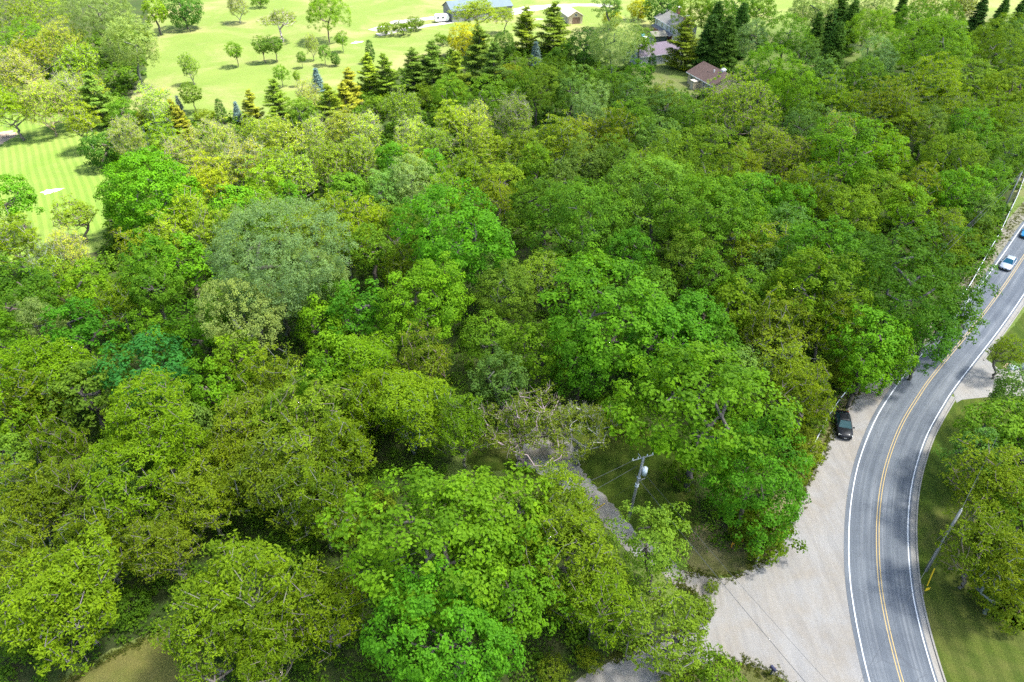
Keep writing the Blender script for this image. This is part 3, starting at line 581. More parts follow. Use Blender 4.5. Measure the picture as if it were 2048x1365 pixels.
FAM = {}
def fam(key, *items): FAM[key] = list(items)
fam('maple', *[puff_tree("maple%d" % i, 10 + i, R, H, pr=pr, dens=d, L=L, W=W, amp=.24, gapf=1.0, flat=.78) for i, (R, H, pr, d, L, W) in enumerate(
    [(8, 18, 1.05, 62, .18, .12), (7, 16.5, .95, 64, .17, .115), (6, 15.5, .95, 64, .17, .115), (4.6, 13.5, .85, 66, .17, .115), (4.2, 12.5, .9, 64, .17, .12), (3.2, 11, .75, 66, .17, .115), (3, 10.5, .8, 64, .18, .12)])])
fam('broad', *[puff_tree("broad%d" % i, 30 + i, R, H, pr=pr, dens=d, L=L, W=W, amp=.24, spread=.45, tint_l=.22, flat=.72, gapf=.95) for i, (R, H, pr, d, L, W) in enumerate(
    [(8.5, 18, 1.0, 52, .19, .10), (7, 16.5, .85, 56, .18, .095), (5.4, 14, .8, 56, .18, .095), (4.6, 13, .75, 56, .18, .095), (4.2, 12.5, .7, 58, .17, .09), (3.3, 11, .7, 56, .18, .095), (3.0, 10, .65, 58, .17, .09)])])
fam('fine', *[puff_tree("fine%d" % i, 50 + i, R, H, pr=.62, dens=105, L=.13, W=.062, amp=.20, spread=.6, tint_p=.22, tint_l=.26, flat=.85, limbs=7) for i, (R, H) in enumerate([(8, 19), (5.6, 15.5), (4.2, 13)])])
fam('dome', puff_tree("dome0", 60, 7.4, 15.5, base=.03, pr=.95, dens=66, zmin=-.85, amp=.07, shape='dome', L=.18, W=.11))
fam('dense', *[puff_tree("dense%d" % i, 62 + i, R, H, base=.03, pr=.7, dens=62, zmin=-.9, amp=.12, L=.17, W=.09, limbs=6) for i, (R, H) in enumerate([(5, 10), (3, 6.5)])])
fam('column', puff_tree("column0", 66, 1.6, 6.2, base=.02, pr=.45, dens=95, zmin=-.95, amp=.08, shape='cone', L=.14, W=.06, limbs=5, trunk=.1))
fam('lawn', *[puff_tree("lawn%d" % i, 68 + i, 2.2, 6.2, base=.28, pr=.5, dens=70, zmin=-.8, amp=.25, L=.15, W=.09, limbs=12, trunk=.09, spread=.6, fill=.4) for i in range(3)])
fam('shrub', *[puff_tree("shrub%d" % i, 72 + i, 2.4, 3.4, base=0, pr=.55, dens=85, zmin=-.45, amp=.3, L=.15, W=.085, limbs=10, trunk=.07, spread=.6) for i in range(4)])
fam('locust', *[branch_tree("locust%d" % i, 80 + i, R, H, base=.24, tips=t, tuft=31, L=.155, W=.066, shell=.38, tr=(.66, .24), amp=.42, zmin=-.6, tint_p=.36, twig_r=.012) for i, (R, H, t) in enumerate([(6.5, 15, 520), (5, 13, 350), (4, 12, 250), (3.8, 11.5, 230), (3.4, 11, 195), (3.2, 10.8, 175)])])
fam('honey', *[branch_tree("honey%d" % i, 90 + i, R, H, base=.26, tips=t, tuft=40, L=.16, W=.070, shell=.50, tr=(.78, .24), tint_p=.25, amp=.42, zmin=-.75, twig_r=.012) for i, (R, H, t) in enumerate([(6.4, 14.3, 600), (4.6, 12, 350), (4.4, 12, 330)])])
fam('airy', *[branch_tree("airy%d" % i, 94 + i, R, H, base=.26, tips=t, tuft=26, L=.14, W=.06, shell=.4, tr=(.55, .26), trunk=.2) for i, (R, H, t) in enumerate([(4.5, 9.6, 300), (3.2, 8, 170)])])
fam('spring', *[branch_tree("spring%d" % i, 98 + i, R, H, base=.2, tips=t, tuft=17, L=.17, W=.085, shell=.3, tr=(.5, .4), zmin=-.7, trunk=.2, twigs=2) for i, (R, H, t) in enumerate([(6.5, 15, 480), (4.6, 12, 330), (4.0, 11, 280)])])
fam('bare', *[branch_tree("bare%d" % i, 104 + i, R, H, base=.14, tips=t, tuft=26, L=.13, W=.065, shell=.30, tr=(.6, .5), zmin=-.75, trunk=.17, twigs=6, twig_r=.02, tw=.016) for i, (R, H, t) in enumerate([(4.6, 12.5, 260), (3.8, 11, 200), (3.6, 10.5, 180)])])
fam('snag', *[branch_tree("snag%d" % i, 110 + i, 4.1, 9.2, base=.34, tips=130, tuft=40, L=.15, W=.06, shell=.6, tr=(.75, .3), zmin=-.15, trunk=.26, twigs=4, lean=1.2, twig_r=.035, tw=.016, amp=.4, wander=.22) for i in range(2)])
fam('pine', *[conifer("pine%d" % i, 120 + i, 4.2, 12, gap=1.0, nb=7, rise=.22, power=.58, tufts=9, needles=26, L=.26, W=.055, base=.06, full=.92, jit=.3) for i in range(3)])
fam('spruce', *[conifer("spruce%d" % i, 126 + i, 3.3, 13, gap=.6, nb=10, rise=-.12, power=.72, tufts=7, needles=17, L=.24, W=.06, base=.03, tint_b=.18, jit=.14) for i in range(2)])
fam('bluespruce', conifer("bluespruce0", 129, 1.7, 6, gap=.34, nb=9, rise=.05, power=.95, tufts=5, needles=12, L=.17, W=.05, trunk=.1, base=.03, tint_b=.15, jit=.12))

# kind -> family, thing name, category, look, colours (leaf), bark
KIND = {
 'M': ('maple', 'maple_tree', 'tree', 'bright green maple', [(.098, .238, .008), (.115, .248, .008), (.080, .215, .009), (.138, .262, .008)], (.10, .085, .07)),
 'T': ('maple', 'maple_tree', 'tree', 'blue-green maple with darker teal foliage', [(.052, .205, .030)], (.10, .085, .07)),
 'G': ('broad', 'broadleaf_tree', 'tree', 'mid green broadleaf tree', [(.122, .238, .014), (.142, .250, .022), (.108, .222, .012), (.160, .260, .014), (.135, .245, .042)], (.10, .09, .075)),
 'O': ('broad', 'oak_tree', 'tree', 'dark green oak overhanging the bend', [(.074, .172, .010)], (.09, .08, .07)),
 'L': ('locust', 'locust_tree', 'tree', 'airy olive locust with grey branches', [(.158, .240, .008), (.170, .240, .010), (.142, .232, .008), (.180, .255, .014)], (.15, .14, .12)),
 'H': ('honey', 'honey_locust_tree', 'tree', 'light lime-green tree with feathery layers', [(.165, .290, .008), (.185, .290, .010)], (.16, .15, .14)),
 'P': ('fine', 'poplar_tree', 'tree', 'pale silvery green fine-leaved poplar', [(.225, .325, .090), (.215, .320, .105)], (.10, .10, .085)),
 'A': ('airy', 'young_tree', 'tree', 'thin light yellow-green tree with see-through crown', [(.200, .300, .014), (.185, .280, .020)], (.13, .115, .10)),
 'D': ('snag', 'half_dead_tree', 'tree', 'half-dead tree with bare pale limbs', [(.190, .260, .022)], (.27, .26, .235)),
 'Y': ('spring', 'budding_tree', 'tree', 'budding tree with loose upright twigs', [(.225, .320, .012), (.200, .305, .012), (.235, .315, .026)], (.16, .14, .12)),
 'B': ('bare', 'bare_tree', 'tree', 'leafless twiggy tree with pinkish-grey branches', [(.25, .34, .02), (.26, .33, .03)], (.20, .18, .14)),
 'E': ('dome', 'dome_tree', 'tree', 'huge dome-shaped dark green tree', [(.075, .205, .005)], (.09, .08, .07)),
 'C': ('dense', 'round_evergreen', 'tree', 'dense dark green rounded tree', [(.062, .150, .016), (.052, .135, .012)], (.09, .08, .07)),
 'V': ('lawn', 'lawn_tree', 'tree', 'small lawn tree with slim trunk', [(.130, .250, .014), (.110, .205, .020)], (.12, .10, .09)),
 'K': ('dense', 'golden_tree', 'tree', 'bright golden-yellow leafy tree', [(.29, .31, .008)], (.12, .10, .08)),
 'X': ('shrub', 'shrub', 'shrub', 'bushy green shrub', [(.105, .185, .008), (.120, .195, .010), (.090, .180, .010), (.145, .205, .012)], (.10, .085, .07)),
 'W': ('pine', 'pine_tree', 'tree', 'layered white pine with yellow-green tufts', [(.155, .240, .016), (.120, .205, .022), (.195, .262, .014)], (.09, .08, .07)),
 'N': ('pine', 'yellow_pine', 'tree', 'orange-yellow pine', [(.22, .24, .018)], (.12, .10, .08)),
 'S': ('spruce', 'spruce_tree', 'tree', 'tall dark green conical spruce', [(.052, .125, .018), (.060, .135, .016)], (.07, .06, .05)),
 'U': ('bluespruce', 'blue_spruce', 'tree', 'small pale blue spruce', [(.15, .23, .23)], (.08, .07, .06)),
 'J': ('column', 'juniper', 'tree', 'narrow dark columnar juniper', [(.050, .125, .016)], (.08, .07, .06)),
}
ZONE = {'a': 'on the lawn side of the road', 'b': 'at the edge of the gravel lot', 'c': 'at the mouth of the gravel driveway', 'd': 'beside the gravel driveway',
 'e': 'beside the brown grass clearing', 'f': 'behind the brown grass clearing', 'g': 'along the road bend', 'h': 'beyond the transformer pole',
 'i': 'below the striped lawn', 'j': 'around the striped lawn', 'k': 'before the pine row', 'l': 'before the brown-roofed cottage',
 'm': 'behind the roadside trees', 'n': 'behind the brown-roofed cottage', 'o': 'near the grey barn', 'p': 'on the open sunlit field',
 'q': 'along the sunlit field edge', 'r': 'in the grove beside the sunlit field'}
rt = random.Random(11)
rows = [e.split() for line in TREES.strip().splitlines() for e in line.strip().strip('|').split('|') if e]
radii = {}
for r in rows: radii.setdefault((r[0], r[5]), []).append(float(r[3]))
SHORT = {'M': 'a maple', 'T': 'the blue-green maple', 'G': 'a broadleaf tree', 'O': 'the oak', 'L': 'a locust', 'H': 'a lime feathery tree', 'P': 'a silvery poplar', 'A': 'a thin young tree',
 'D': 'a half-dead tree', 'Y': 'a budding tree', 'B': 'a leafless tree', 'E': 'the dome tree', 'C': 'a dark round tree', 'V': 'a small lawn tree', 'K': 'a golden tree', 'X': 'a shrub', 'W': 'a white pine', 'N': 'a yellow pine', 'S': 'a spruce', 'U': 'a blue spruce', 'J': 'a juniper'}
RANK = 'TEODKUJNSPHCABVWYXMLG'      # the rarer the neighbour, the better it tells a tree apart
def neighbours(i):
    k, x, y, R = rows[i][0], *map(float, rows[i][1:4]); best = {}
    for j, q in enumerate(rows):
        if j == i or q[0] == k: continue
        d = math.hypot(float(q[1]) - x, float(q[2]) - y)
        if d < (R + float(q[3])) * 1.25: best[q[0]] = min(d, best.get(q[0], 99))
    return sorted(best, key=RANK.index)[:2]
ROOTS = []
for ri, (k, x, y, R, Ht, z) in enumerate(rows):
    x, y, R, Ht = float(x), float(y), float(R), float(Ht)
    fk, nm, cat, look, cols, bark = KIND[k]
    opts = sorted(FAM[fk], key=lambda q: abs(math.log(q[2] / R)))[:3]
    opts = [q for q in opts if abs(math.log(q[2] / R)) < abs(math.log(opts[0][2] / R)) + .22]
    tm, cm, Rn, Hn = rt.choice(opts)
    rs = radii[(k, z)]; size = ''
    if len(rs) > 1 and max(rs) > 1.3 * min(rs):
        lo, hi = min(rs), max(rs); u = (R - lo) / (hi - lo)
        size = 'small ' if u < .33 else 'large ' if u > .67 else 'medium-sized '
    if look.startswith('small'): size = ''
    c = rt.choice(cols); v = rt.uniform(.80, 1.18); h = max(-.14, min(.14, rt.gauss(0, .06)))
    root = empty(nm, (x, y, 0), rt.uniform(0, 2 * math.pi), cat=cat, group=nm.replace('_', ' ') + 's ' + ZONE[z])
    if z in 'jkqr' and k in 'LB': c = (c[0] * 1.25, c[1] * 1.25, c[2] * 1.3)      # paler young leaf, with extra sunlit brightness put into the colour
    ROOTS.append((root, ri, size, look, z, 'yellowish ' if h > .08 and k in 'MGLXW' else 'deep-toned ' if v < .88 and k in 'MGLXW' else ''))
    root.scale = (R / Rn, R / Rn * rt.uniform(.92, 1.08), Ht / Hn)
    if k not in 'WSNUJCE': root.rotation_euler[0] = rt.gauss(0, .025); root.rotation_euler[1] = rt.gauss(0, .025)
    t = link("trunk" if k != 'X' else "stem", tm, root); t.color = (*[q * rt.uniform(.85, 1.15) for q in bark], 1)
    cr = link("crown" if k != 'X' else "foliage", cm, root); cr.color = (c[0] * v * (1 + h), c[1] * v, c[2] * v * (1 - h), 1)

def words(t): return len(t.replace('-', ' ').split())
TRIMS = [' with grey branches', ' with loose upright twigs', ' with pinkish-grey branches', ' with bare pale limbs', ' with feathery layers', ' with see-through crown', ' overhanging the bend', ' fine-leaved', ' with darker teal foliage', ' with yellow-green tufts', ' with slim trunk', ' leafy', ' conical', ' layered']
def labels(level):
    out = {}
    for root, ri, size, look, z, hue in ROOTS:
        lv = level.get(ri, 0); nb = neighbours(ri); t = size + look + ' ' + ZONE[z]
        if lv >= 1:
            near_ = ' between %s and %s' % (SHORT[nb[0]], SHORT[nb[1]]) if len(nb) > 1 and lv >= 2 else ' beside ' + SHORT[nb[0]] if nb else ' standing apart'
            lk = look
            t = size + hue + lk + near_ + ' ' + ZONE[z]
            for cut in TRIMS:
                if words(t) > 16: lk = lk.replace(cut, ''); t = size + hue + lk + near_ + ' ' + ZONE[z]
            if words(t) > 16: t = hue + lk + near_ + ' ' + ZONE[z]
            if words(t) > 16: t = lk + near_ + ' ' + ZONE[z]
        while words(t) > 16: t = t.rsplit(' ', 1)[0]
        out.setdefault(t, []).append((root, ri))
    return out
level = {}
for k in (1, 2):
    for t, g in labels(level).items():
        if len(g) > 1:
            for root, ri in g: level[ri] = k
for t, g in labels(level).items():
    for root, ri in g: root["label"] = t.strip()

# ------------------------------------------------------------------ undergrowth on the woods floor
def inside(P, poly):
    x, y = P[:, 0], P[:, 1]; c = np.zeros(len(P), bool); n = len(poly)
    for i in range(n):
        (x1, y1), (x2, y2) = poly[i], poly[(i + 1) % n]
        hit = ((y1 > y) != (y2 > y)) & (x < (x2 - x1) * (y - y1) / (y2 - y1 + 1e-12) + x1); c ^= hit
    return c
def undergrowth():
    rg = np.random.default_rng(77); lv = Leaves()
    for poly in FOREST:
        A = np.array(poly); lo, hi = A.min(0), A.max(0)
        area = (hi - lo).prod(); P = rg.uniform(lo, hi, (int(area * .9), 2)); P = P[inside(P, poly)]
        dist = np.hypot(P[:, 0], P[:, 1]); P = P[(rg.uniform(size=len(P)) < np.clip(62 / dist, .24, 1)) & (dist < 290)]
        n = len(P); d = np.hypot(P[:, 0], P[:, 1]); pr = rg.uniform(.5, 1.4, n); hgt = pr * rg.uniform(.6, 1.9, n); pt = rg.normal(0, .4, n)
        cnt = 34; idx = np.repeat(np.arange(n), cnt); m = n * cnt
        dv = unit(rg.normal(size=(m, 3)) + UP * .6)
        C = np.c_[P, hgt * .35][idx] + dv * np.stack([pr[idx], pr[idx], hgt[idx] * .8], 1) * rg.uniform(.5, 1.05, (m, 1)); C[:, 2] = np.abs(C[:, 2]) + .03
        sc = np.clip(d[idx, None] / 90, .72, 1.8)
        lv.add(rg, C, dv * .4 + UP * .8 + rg.normal(0, .4, (m, 3)), .19 * sc, .12 * sc, pt[idx] + rg.normal(0, .3, m))
    o = link("undergrowth", lv.mesh("undergrowth", LEAF), label="leafy green undergrowth covering the woods floor", cat="undergrowth", kind="stuff")
    o.color = (.082, .165, .010, 1)
undergrowth()

# ------------------------------------------------------------------ buildings
GLASS = plain("window_glass", (.03, .045, .06), .08, .2, 1., 0, .6)
TRIM = plain("white_trim", (.58, .58, .57), .6, .06)
def siding(name, col, gap=.16, horiz=True):
    m, n, l, p = new_mat(name)
    tc = n.new("ShaderNodeTexCoord").outputs["Object"]
    w = N(n, "ShaderNodeTexWave", wave_type='BANDS', bands_direction='Z' if horiz else 'X', wave_profile='SAW', i_Scale=math.pi / (10 * gap)); l.new(tc, w.inputs[0])
    c = mixc(n, l, col, tuple(q * .72 for q in col), ramp(n, l, w.outputs["Fac"], [(.8, (0,)*3), (1, (1,)*3)]))
    c = mixc(n, l, c, ramp(n, l, noise(n, l, .8, 5, .6, tc), [(.3, (.85,)*3), (.7, (1.08,)*3)]), 1.0, 'MULTIPLY')
    l.new(c, p.inputs["Base Color"]); p.inputs["Roughness"].default_value = .65
    b = N(n, "ShaderNodeBump", i_Strength=.5, i_Distance=.03); l.new(w.outputs["Fac"], b.inputs["Height"]); l.new(b.outputs[0], p.inputs["Normal"])
    return m
def shingles(name, col, var=.25):
    m, n, l, p = new_mat(name)
    tc = n.new("ShaderNodeTexCoord").outputs["Object"]
    br = N(n, "ShaderNodeTexBrick", i_Scale=2.2, i_Color1=(*[q*(1-var) for q in col], 1), i_Color2=(*[q*(1+var) for q in col], 1), i_Mortar=(*[q*.6 for q in col], 1), i_Mortar_Size=.02); l.new(tc, br.inputs[0])
    c = mixc(n, l, br.outputs[0], ramp(n, l, noise(n, l, .7, 5, .6, tc), [(.3, (.8,)*3), (.7, (1.12,)*3)]), 1.0, 'MULTIPLY')
    l.new(c, p.inputs["Base Color"]); p.inputs["Roughness"].default_value = .85; return m
BRICK = shingles("red_brick", (.30, .13, .085), .2)

def gable(name, label, cat, loc, rz, Lx, Dy, eave, ridge, wall_m, roof_m, over=.4, th=.14, parent=None, group=None, fascia=TRIM):
    """gabled building: local x along the eaves, y across; the front eave wall is y = 0"""
    root = empty(name, loc, rz, label=label, cat=cat) if parent is None else None
    holder = root if parent is None else parent
    MB().prism([(0, 0, -.05), (0, Dy, -.05), (0, Dy, eave), (0, Dy / 2, ridge), (0, 0, eave)], (Lx, 0, 0)).obj("wall", wall_m, holder)
    s = (ridge - eave) / (Dy / 2); r = MB()
    for sg in (0, 1):
        y0 = -over if sg == 0 else Dy + over; z0 = eave - over * s + .03; yr = Dy / 2; zr = ridge + .03
        r.prism([(-over, y0, z0), (-over, yr, zr), (-over, yr, zr + th), (-over, y0, z0 + th)], (Lx + 2 * over, 0, 0))
    roof = r.obj("roof", roof_m, holder)
    for y0 in (-over - .05, Dy + over + .002):
        MB().box(-over, Lx + over, y0, y0 + .048, eave - over * s - .05, eave - over * s + .15).obj("fascia", fascia, holder)
    return root, roof

def window(parent, x, z, w, h, side='front', Dy=0, Lx=0, frame=TRIM, name="window"):
    f = MB(); t = .07
    def put(mb, a0, a1, z0, z1, d0, d1):
        if side == 'front': mb.box(a0, a1, -d1, -d0, z0, z1)
        elif side == 'right': mb.box(Lx + d0, Lx + d1, a0, a1, z0, z1)
        elif side == 'left': mb.box(-d1, -d0, a0, a1, z0, z1)
        else: mb.box(a0, a1, Dy + d0, Dy + d1, z0, z1)
    put(f, x - w/2 - t, x - w/2, z - t, z + h + t, .004, .07); put(f, x + w/2, x + w/2 + t, z - t, z + h + t, .004, .07)
    put(f, x - w/2, x + w/2, z - t, z, .004, .07); put(f, x - w/2, x + w/2, z + h, z + h + t, .004, .07); put(f, x - w/2, x + w/2, z + h*.5 - .025, z + h*.5 + .025, .03, .06)
    o = f.obj(name, frame, parent)
    g = MB(); put(g, x - w/2, x + w/2, z, z + h, .002, .028); g.obj("pane", GLASS, o)
    return o

def chimney(parent, x, y, z0, z1, w, d, mat, cap=TRIM):
    c = MB().box(x - w/2, x + w/2, y - d/2, y + d/2, z0, z1).obj("chimney", mat, parent)
    MB().box(x - w/2 - .1, x + w/2 + .1, y - d/2 - .1, y + d/2 + .1, z1 + .002, z1 + .2).obj("chimney_cap", cap, parent)

W_SIDING = siding("white_siding", (.42, .43, .41)); CREAM = siding("cream_siding", (.46, .375, .25)); GREYM = siding("grey_metal_siding", (.20, .205, .205), .3, False)
# two-storey white house
h, roof = gable("white_house", "two-storey white house with grey roof and brick chimneys", "house", (48.9, 251.2, 0), math.atan2(-.975, .224), 15, 8.2, 5.3, 7.5, W_SIDING, shingles("grey_shingles", (.155, .150, .138), .1))
for x in (1.6, 6.2, 10.2, 13.2): window(h, x, 3.4, .8 if x == 10.2 else 1.1, 1.25)
for y in (2.2, 5.8): window(h, y, 3.4, 1.0, 1.25, 'right', 8.2, 15)
for x in (1.8, 5.2): window(h, x, .8, 1.5, 1.3)
MB().prism([(-.3, -1.3, 2.55), (-.3, -.01, 3.05), (-.3, -.01, 3.15), (-.3, -1.3, 2.65)], (15.6, 0, 0)).obj("pent_roof", shingles("dark_shingles", (.16, .15, .15), .15), h)
MB().box(.02, 14.98, -.06, -.006, 0, 2.5).obj("brick_facing", BRICK, h)
chimney(roof, 6.0, 5.2, 5.5, 9.2, 1.5, .9, BRICK); chimney(roof, 15.55, 3.9, 0, 8.6, 1.0, 1.6, BRICK)
for x in (8.2, 10.0, 12.4): MB().tube([(x, 2.6, 6.5), (x, 2.6, 7.15)], .09, 6).obj("vent_pipe", plain("dark_vent_%d" % int(x), (.06, .06, .06)), roof)
sr = MB().box(9.2, 14.2, -6.2, -1.35, 0, .8).obj("sunroom", W_SIDING, h)
MB().box(9.3, 14.1, -6.1, -1.36, .802, 2.5).obj("sunroom_glazing", GLASS, sr)
p = MB()
for i in range(6): p.box(9.2 + i*.96, 9.32 + i*.96, -6.22, -6.09, .81, 2.5); 
for i in range(5): p.box(9.19, 9.31, -6.2 + i*1.15, -6.08 + i*1.15, .81, 2.5)
p.box(9.18, 14.22, -6.24, -6.08, 2.45, 2.6); p.box(9.18, 9.32, -6.08, -1.36, 2.45, 2.6)
p.obj("sunroom_mullions", TRIM, sr)
p = MB()
for sg in (0, 1):
    x0, xr = (8.8, 11.7) if sg == 0 else (14.6, 11.7)
    p.prism([(x0, -6.6, 2.62), (xr, -6.6, 3.6), (xr, -6.6, 3.72), (x0, -6.6, 2.74)], (0, 5.3, 0))
p.obj("sunroom_roof", shingles("tan_shingles", (.17, .16, .12), .1), sr)
MB().prism([(9.2, -6.2, 2.61), (14.2, -6.2, 2.61), (11.7, -6.2, 3.55)], (0, .1, 0)).obj("sunroom_gable", plain("teal_gable", (.20, .30, .32)), sr)
# patio things in front of the house
def patio_table(x, y, col, nm, lab):
    t = empty(nm, (x, y, 0), 0, label=lab, cat="table")
    MB().tube([(0, 0, 0), (0, 0, .7)], .05, 6).obj("stem", TRIM, t); MB().tube([(0, 0, .7), (0, 0, .76)], .75, 14).obj("top", col, t); MB().tube([(0, 0, 0), (0, 0, .05)], .3, 10).obj("foot", TRIM, t)
patio_table(44.6, 243.5, TRIM, "patio_table", "round white patio table on the lawn beside the white house")
g = empty("grill", (44.2, 246.0, 0), .5, label="blue covered barbecue grill beside the white house patio", cat="grill")
BLUE = plain("blue_cover", (.05, .25, .42), .5, .1)
MB().prism([(-.6, -.4, .25), (-.6, .4, .25), (-.6, .4, .95), (-.6, .2, 1.2), (-.6, -.2, 1.2), (-.6, -.4, .95)], (1.2, 0, 0)).obj("cover", BLUE, g)
for sx in (-.5, .5):
    for sy in (-.32, .32): MB().box(sx - .03, sx + .03, sy - .03, sy + .03, 0, .26).obj("leg", plain("grill_leg", (.05, .05, .05)), g)
sheet("patio", [(44, 240), (48.5, 238), (49.5, 245), (45.5, 247)], .015, plain("patio_paver", (.60, .56, .52), .9, .15, 2), .1, .6, kind="structure")
# long shed with mauve roof
h, roof = gable("long_shed", "long white shed with a mauve metal roof", "shed", (38.3, 211.8, 0), R_(24), 15, 8, 3.0, 5.1, W_SIDING, plain("mauve_metal", (.125, .090, .112), .45, .06, 1.), .45)
for i in range(15): MB().box(-.3 + i * 1.1, -.26 + i * 1.1, -.38, -.3, 2.6, 2.9).obj("gutter_bracket", TRIM, h) if i in (0, 14) else None
for x in (4.5, 9.5): window(h, x, 1.2, 1.2, 1.0)
window(h, 4, 1.1, 1.1, 1.0, 'left', 8, 15)
MB().box(-.05, -.004, 1.2, 2.3, 0, 2.1).obj("door", plain("grey_door", (.35, .36, .36)), h)
# brown-roofed cottage
h, roof = gable("cottage", "cream cottage with a brown shingle roof and roof vents", "house", (49.3, 196.6, 0), math.atan2(-.945, .33), 12.6, 9.2, 3.0, 5.2, CREAM, shingles("brown_shingles", (.095, .055, .042), .16), .5)
for x in (2.0, 8.2, 10.4): window(h, x, 1.5, 1.0, .7)
MB().prism([(4.4, -1.9, -.05), (6.2, -1.9, -.05), (6.2, -1.9, 2.2), (4.4, -1.9, 2.2)], (0, 1.88, 0)).obj("entry", CREAM, h)
MB().box(4.3, 6.3, -2.0, -.02, 2.202, 2.32).obj("entry_roof", plain("pale_entry_roof", (.55, .48, .38)), h)
MB().box(4.9, 5.7, -1.96, -1.902, 0, 1.95).obj("door", plain("tan_door", (.42, .36, .28)), h)
MB().tube([(7.6, 3.0, 4.3), (7.6, 3.0, 5.1)], .13, 8).obj("vent_pipe", TRIM, roof); MB().tube([(7.6, 3.0, 5.102), (7.6, 3.0, 5.3)], .2, 8).obj("vent_cap", TRIM, roof)
MB().tube([(5.6, 2.4, 4.05), (5.6, 2.4, 4.55)], .1, 8).obj("vent_pipe", plain("dark_pipe", (.1, .09, .09)), roof)
MB().box(9.0, 9.9, 4.15, 5.05, 5.0, 5.7).obj("cupola", TRIM, roof); MB().add([(8.85, 4.0, 5.702), (10.05, 4.0, 5.702), (10.05, 5.2, 5.702), (8.85, 5.2, 5.702), (9.45, 4.6, 6.25)], [(3, 2, 1, 0), (0, 1, 4), (1, 2, 4), (2, 3, 4), (3, 0, 4)]).obj("cupola_roof", TRIM, roof)
# grey barn
h, roof = gable("grey_barn", "long grey metal barn with a dark slate roof", "barn", (-21.6, 266.6, 0), R_(23.2), 23.5, 10, 3.8, 6.0, GREYM, plain("slate_roof", (.075, .105, .13), .5, .15, .6), .4, fascia=plain("dark_fascia", (.06, .07, .075)))
MB().box(4, 8.5, -.07, -.004, 0, 3.2).obj("sliding_door", plain("barn_door", (.14, .145, .15), .5), h)
MB().box(15.5, 16.6, -.07, -.004, 0, 2.1).obj("door", plain("pale_door", (.5, .5, .5), .5), h)
MB().box(-.07, -.004, 3, 7, 0, 3).obj("end_door", plain("barn_end_door", (.13, .135, .14), .5), h)
# cream garage, gable end towards the lane
h, roof = gable("cream_garage", "small cream garage with a tan roof and brown gable door", "garage", (20.3, 264.0, 0), math.atan2(.965, -.26), 11, 5.2, 2.7, 4.2, CREAM, shingles("tan_roof", (.40, .36, .29), .12), .4)
h.location = (25.4, 265.2, 0)
MB().box(-.06, -.004, 1.0, 3.8, 0, 2.2).obj("garage_door", plain("brown_door", (.16, .10, .07)), h)
window(h, 2.6, 2.7, .8, .6, 'left', 5.2, 11)
for x in (2.5, 6.5): window(h, x, 1.1, 1.0, .9, 'back', 5.2, 11)
# camper trailer
c = empty("camper_trailer", (-28.0, 267.0, 0), R_(17), label="white camper trailer parked beside the grey barn", cat="trailer")
prof = [(0, .55), (.15, .45), (4.6, .45), (5.1, .9), (5.2, 1.7), (4.9, 2.45), (4.4, 2.6), (.5, 2.6), (.1, 2.35), (0, 1.6)]
MB().prism([(x, -1.05, z) for x, z in prof], (0, 2.1, 0)).obj("body", plain("camper_white", (.75, .74, .70), .4, .05), c)
for x in (1.1, 2.9): MB().box(x - .35, x + .35, -1.09, -1.052, 1.4, 1.95).obj("window", GLASS, c)
MB().box(3.7, 4.3, -1.08, -1.052, .6, 2.3).obj("door", plain("camper_door", (.6, .6, .58)), c)
for s in (-1, 1):
    w = MB().tube([(2.2, s * .80, .34), (2.2, s * 1.04, .34)], .34, 14).obj("wheel", plain("rubber_%d" % s, (.02, .02, .02)), c)
MB().tube([(5.1, 0, .55), (6.2, 0, .5)], .06, 6).obj("tow_bar", plain("tow_metal", (.1, .1, .1)), c)
MB().tube([(6.0, 0, 0), (6.0, 0, .55)], .04, 6).obj("jack", plain("jack_metal", (.2, .2, .2)), c)

# ------------------------------------------------------------------ cars
TYRE = plain("tyre_rubber", (.018, .018, .018), .8); RIM = plain("alloy_rim", (.45, .45, .46), .3, .05, 3, .9); LAMP = plain("lamp_lens", (.75, .75, .70), .1, .05); RED = plain("red_lens", (.35, .01, .01), .2)
def car_paint(name, col, metal=.3, coat=.6):
    m, n, l, p = new_mat(name); p.inputs["Base Color"].default_value = (*col, 1); p.inputs["Roughness"].default_value = .3; p.inputs["Metallic"].default_value = metal; p.inputs["Specular IOR Level"].default_value = .12 if coat < .3 else .5
    p.inputs["Coat Weight"].default_value = coat; p.inputs["Coat Roughness"].default_value = .05
    tc = n.new("ShaderNodeTexCoord").outputs["Object"]; c = ramp(n, l, noise(n, l, 1.5, 4, .6, tc), [(.3, tuple(q * .85 for q in col)), (.7, col)]); l.new(c, p.inputs["Base Color"]); return m
def loft(sections):
    n = len(sections[0]); V = [p for s in sections for p in s]; F = []
    for i in range(len(sections) - 1):
        for k in range(n - 1): F.append((i*n+k, i*n+k+1, (i+1)*n+k+1, (i+1)*n+k))
        F.append((i*n+n-1, i*n, (i+1)*n, (i+1)*n+n-1))
    F.append(tuple(range(n))); F.append(tuple(range((len(sections)-1)*n, len(sections)*n))); return V, F
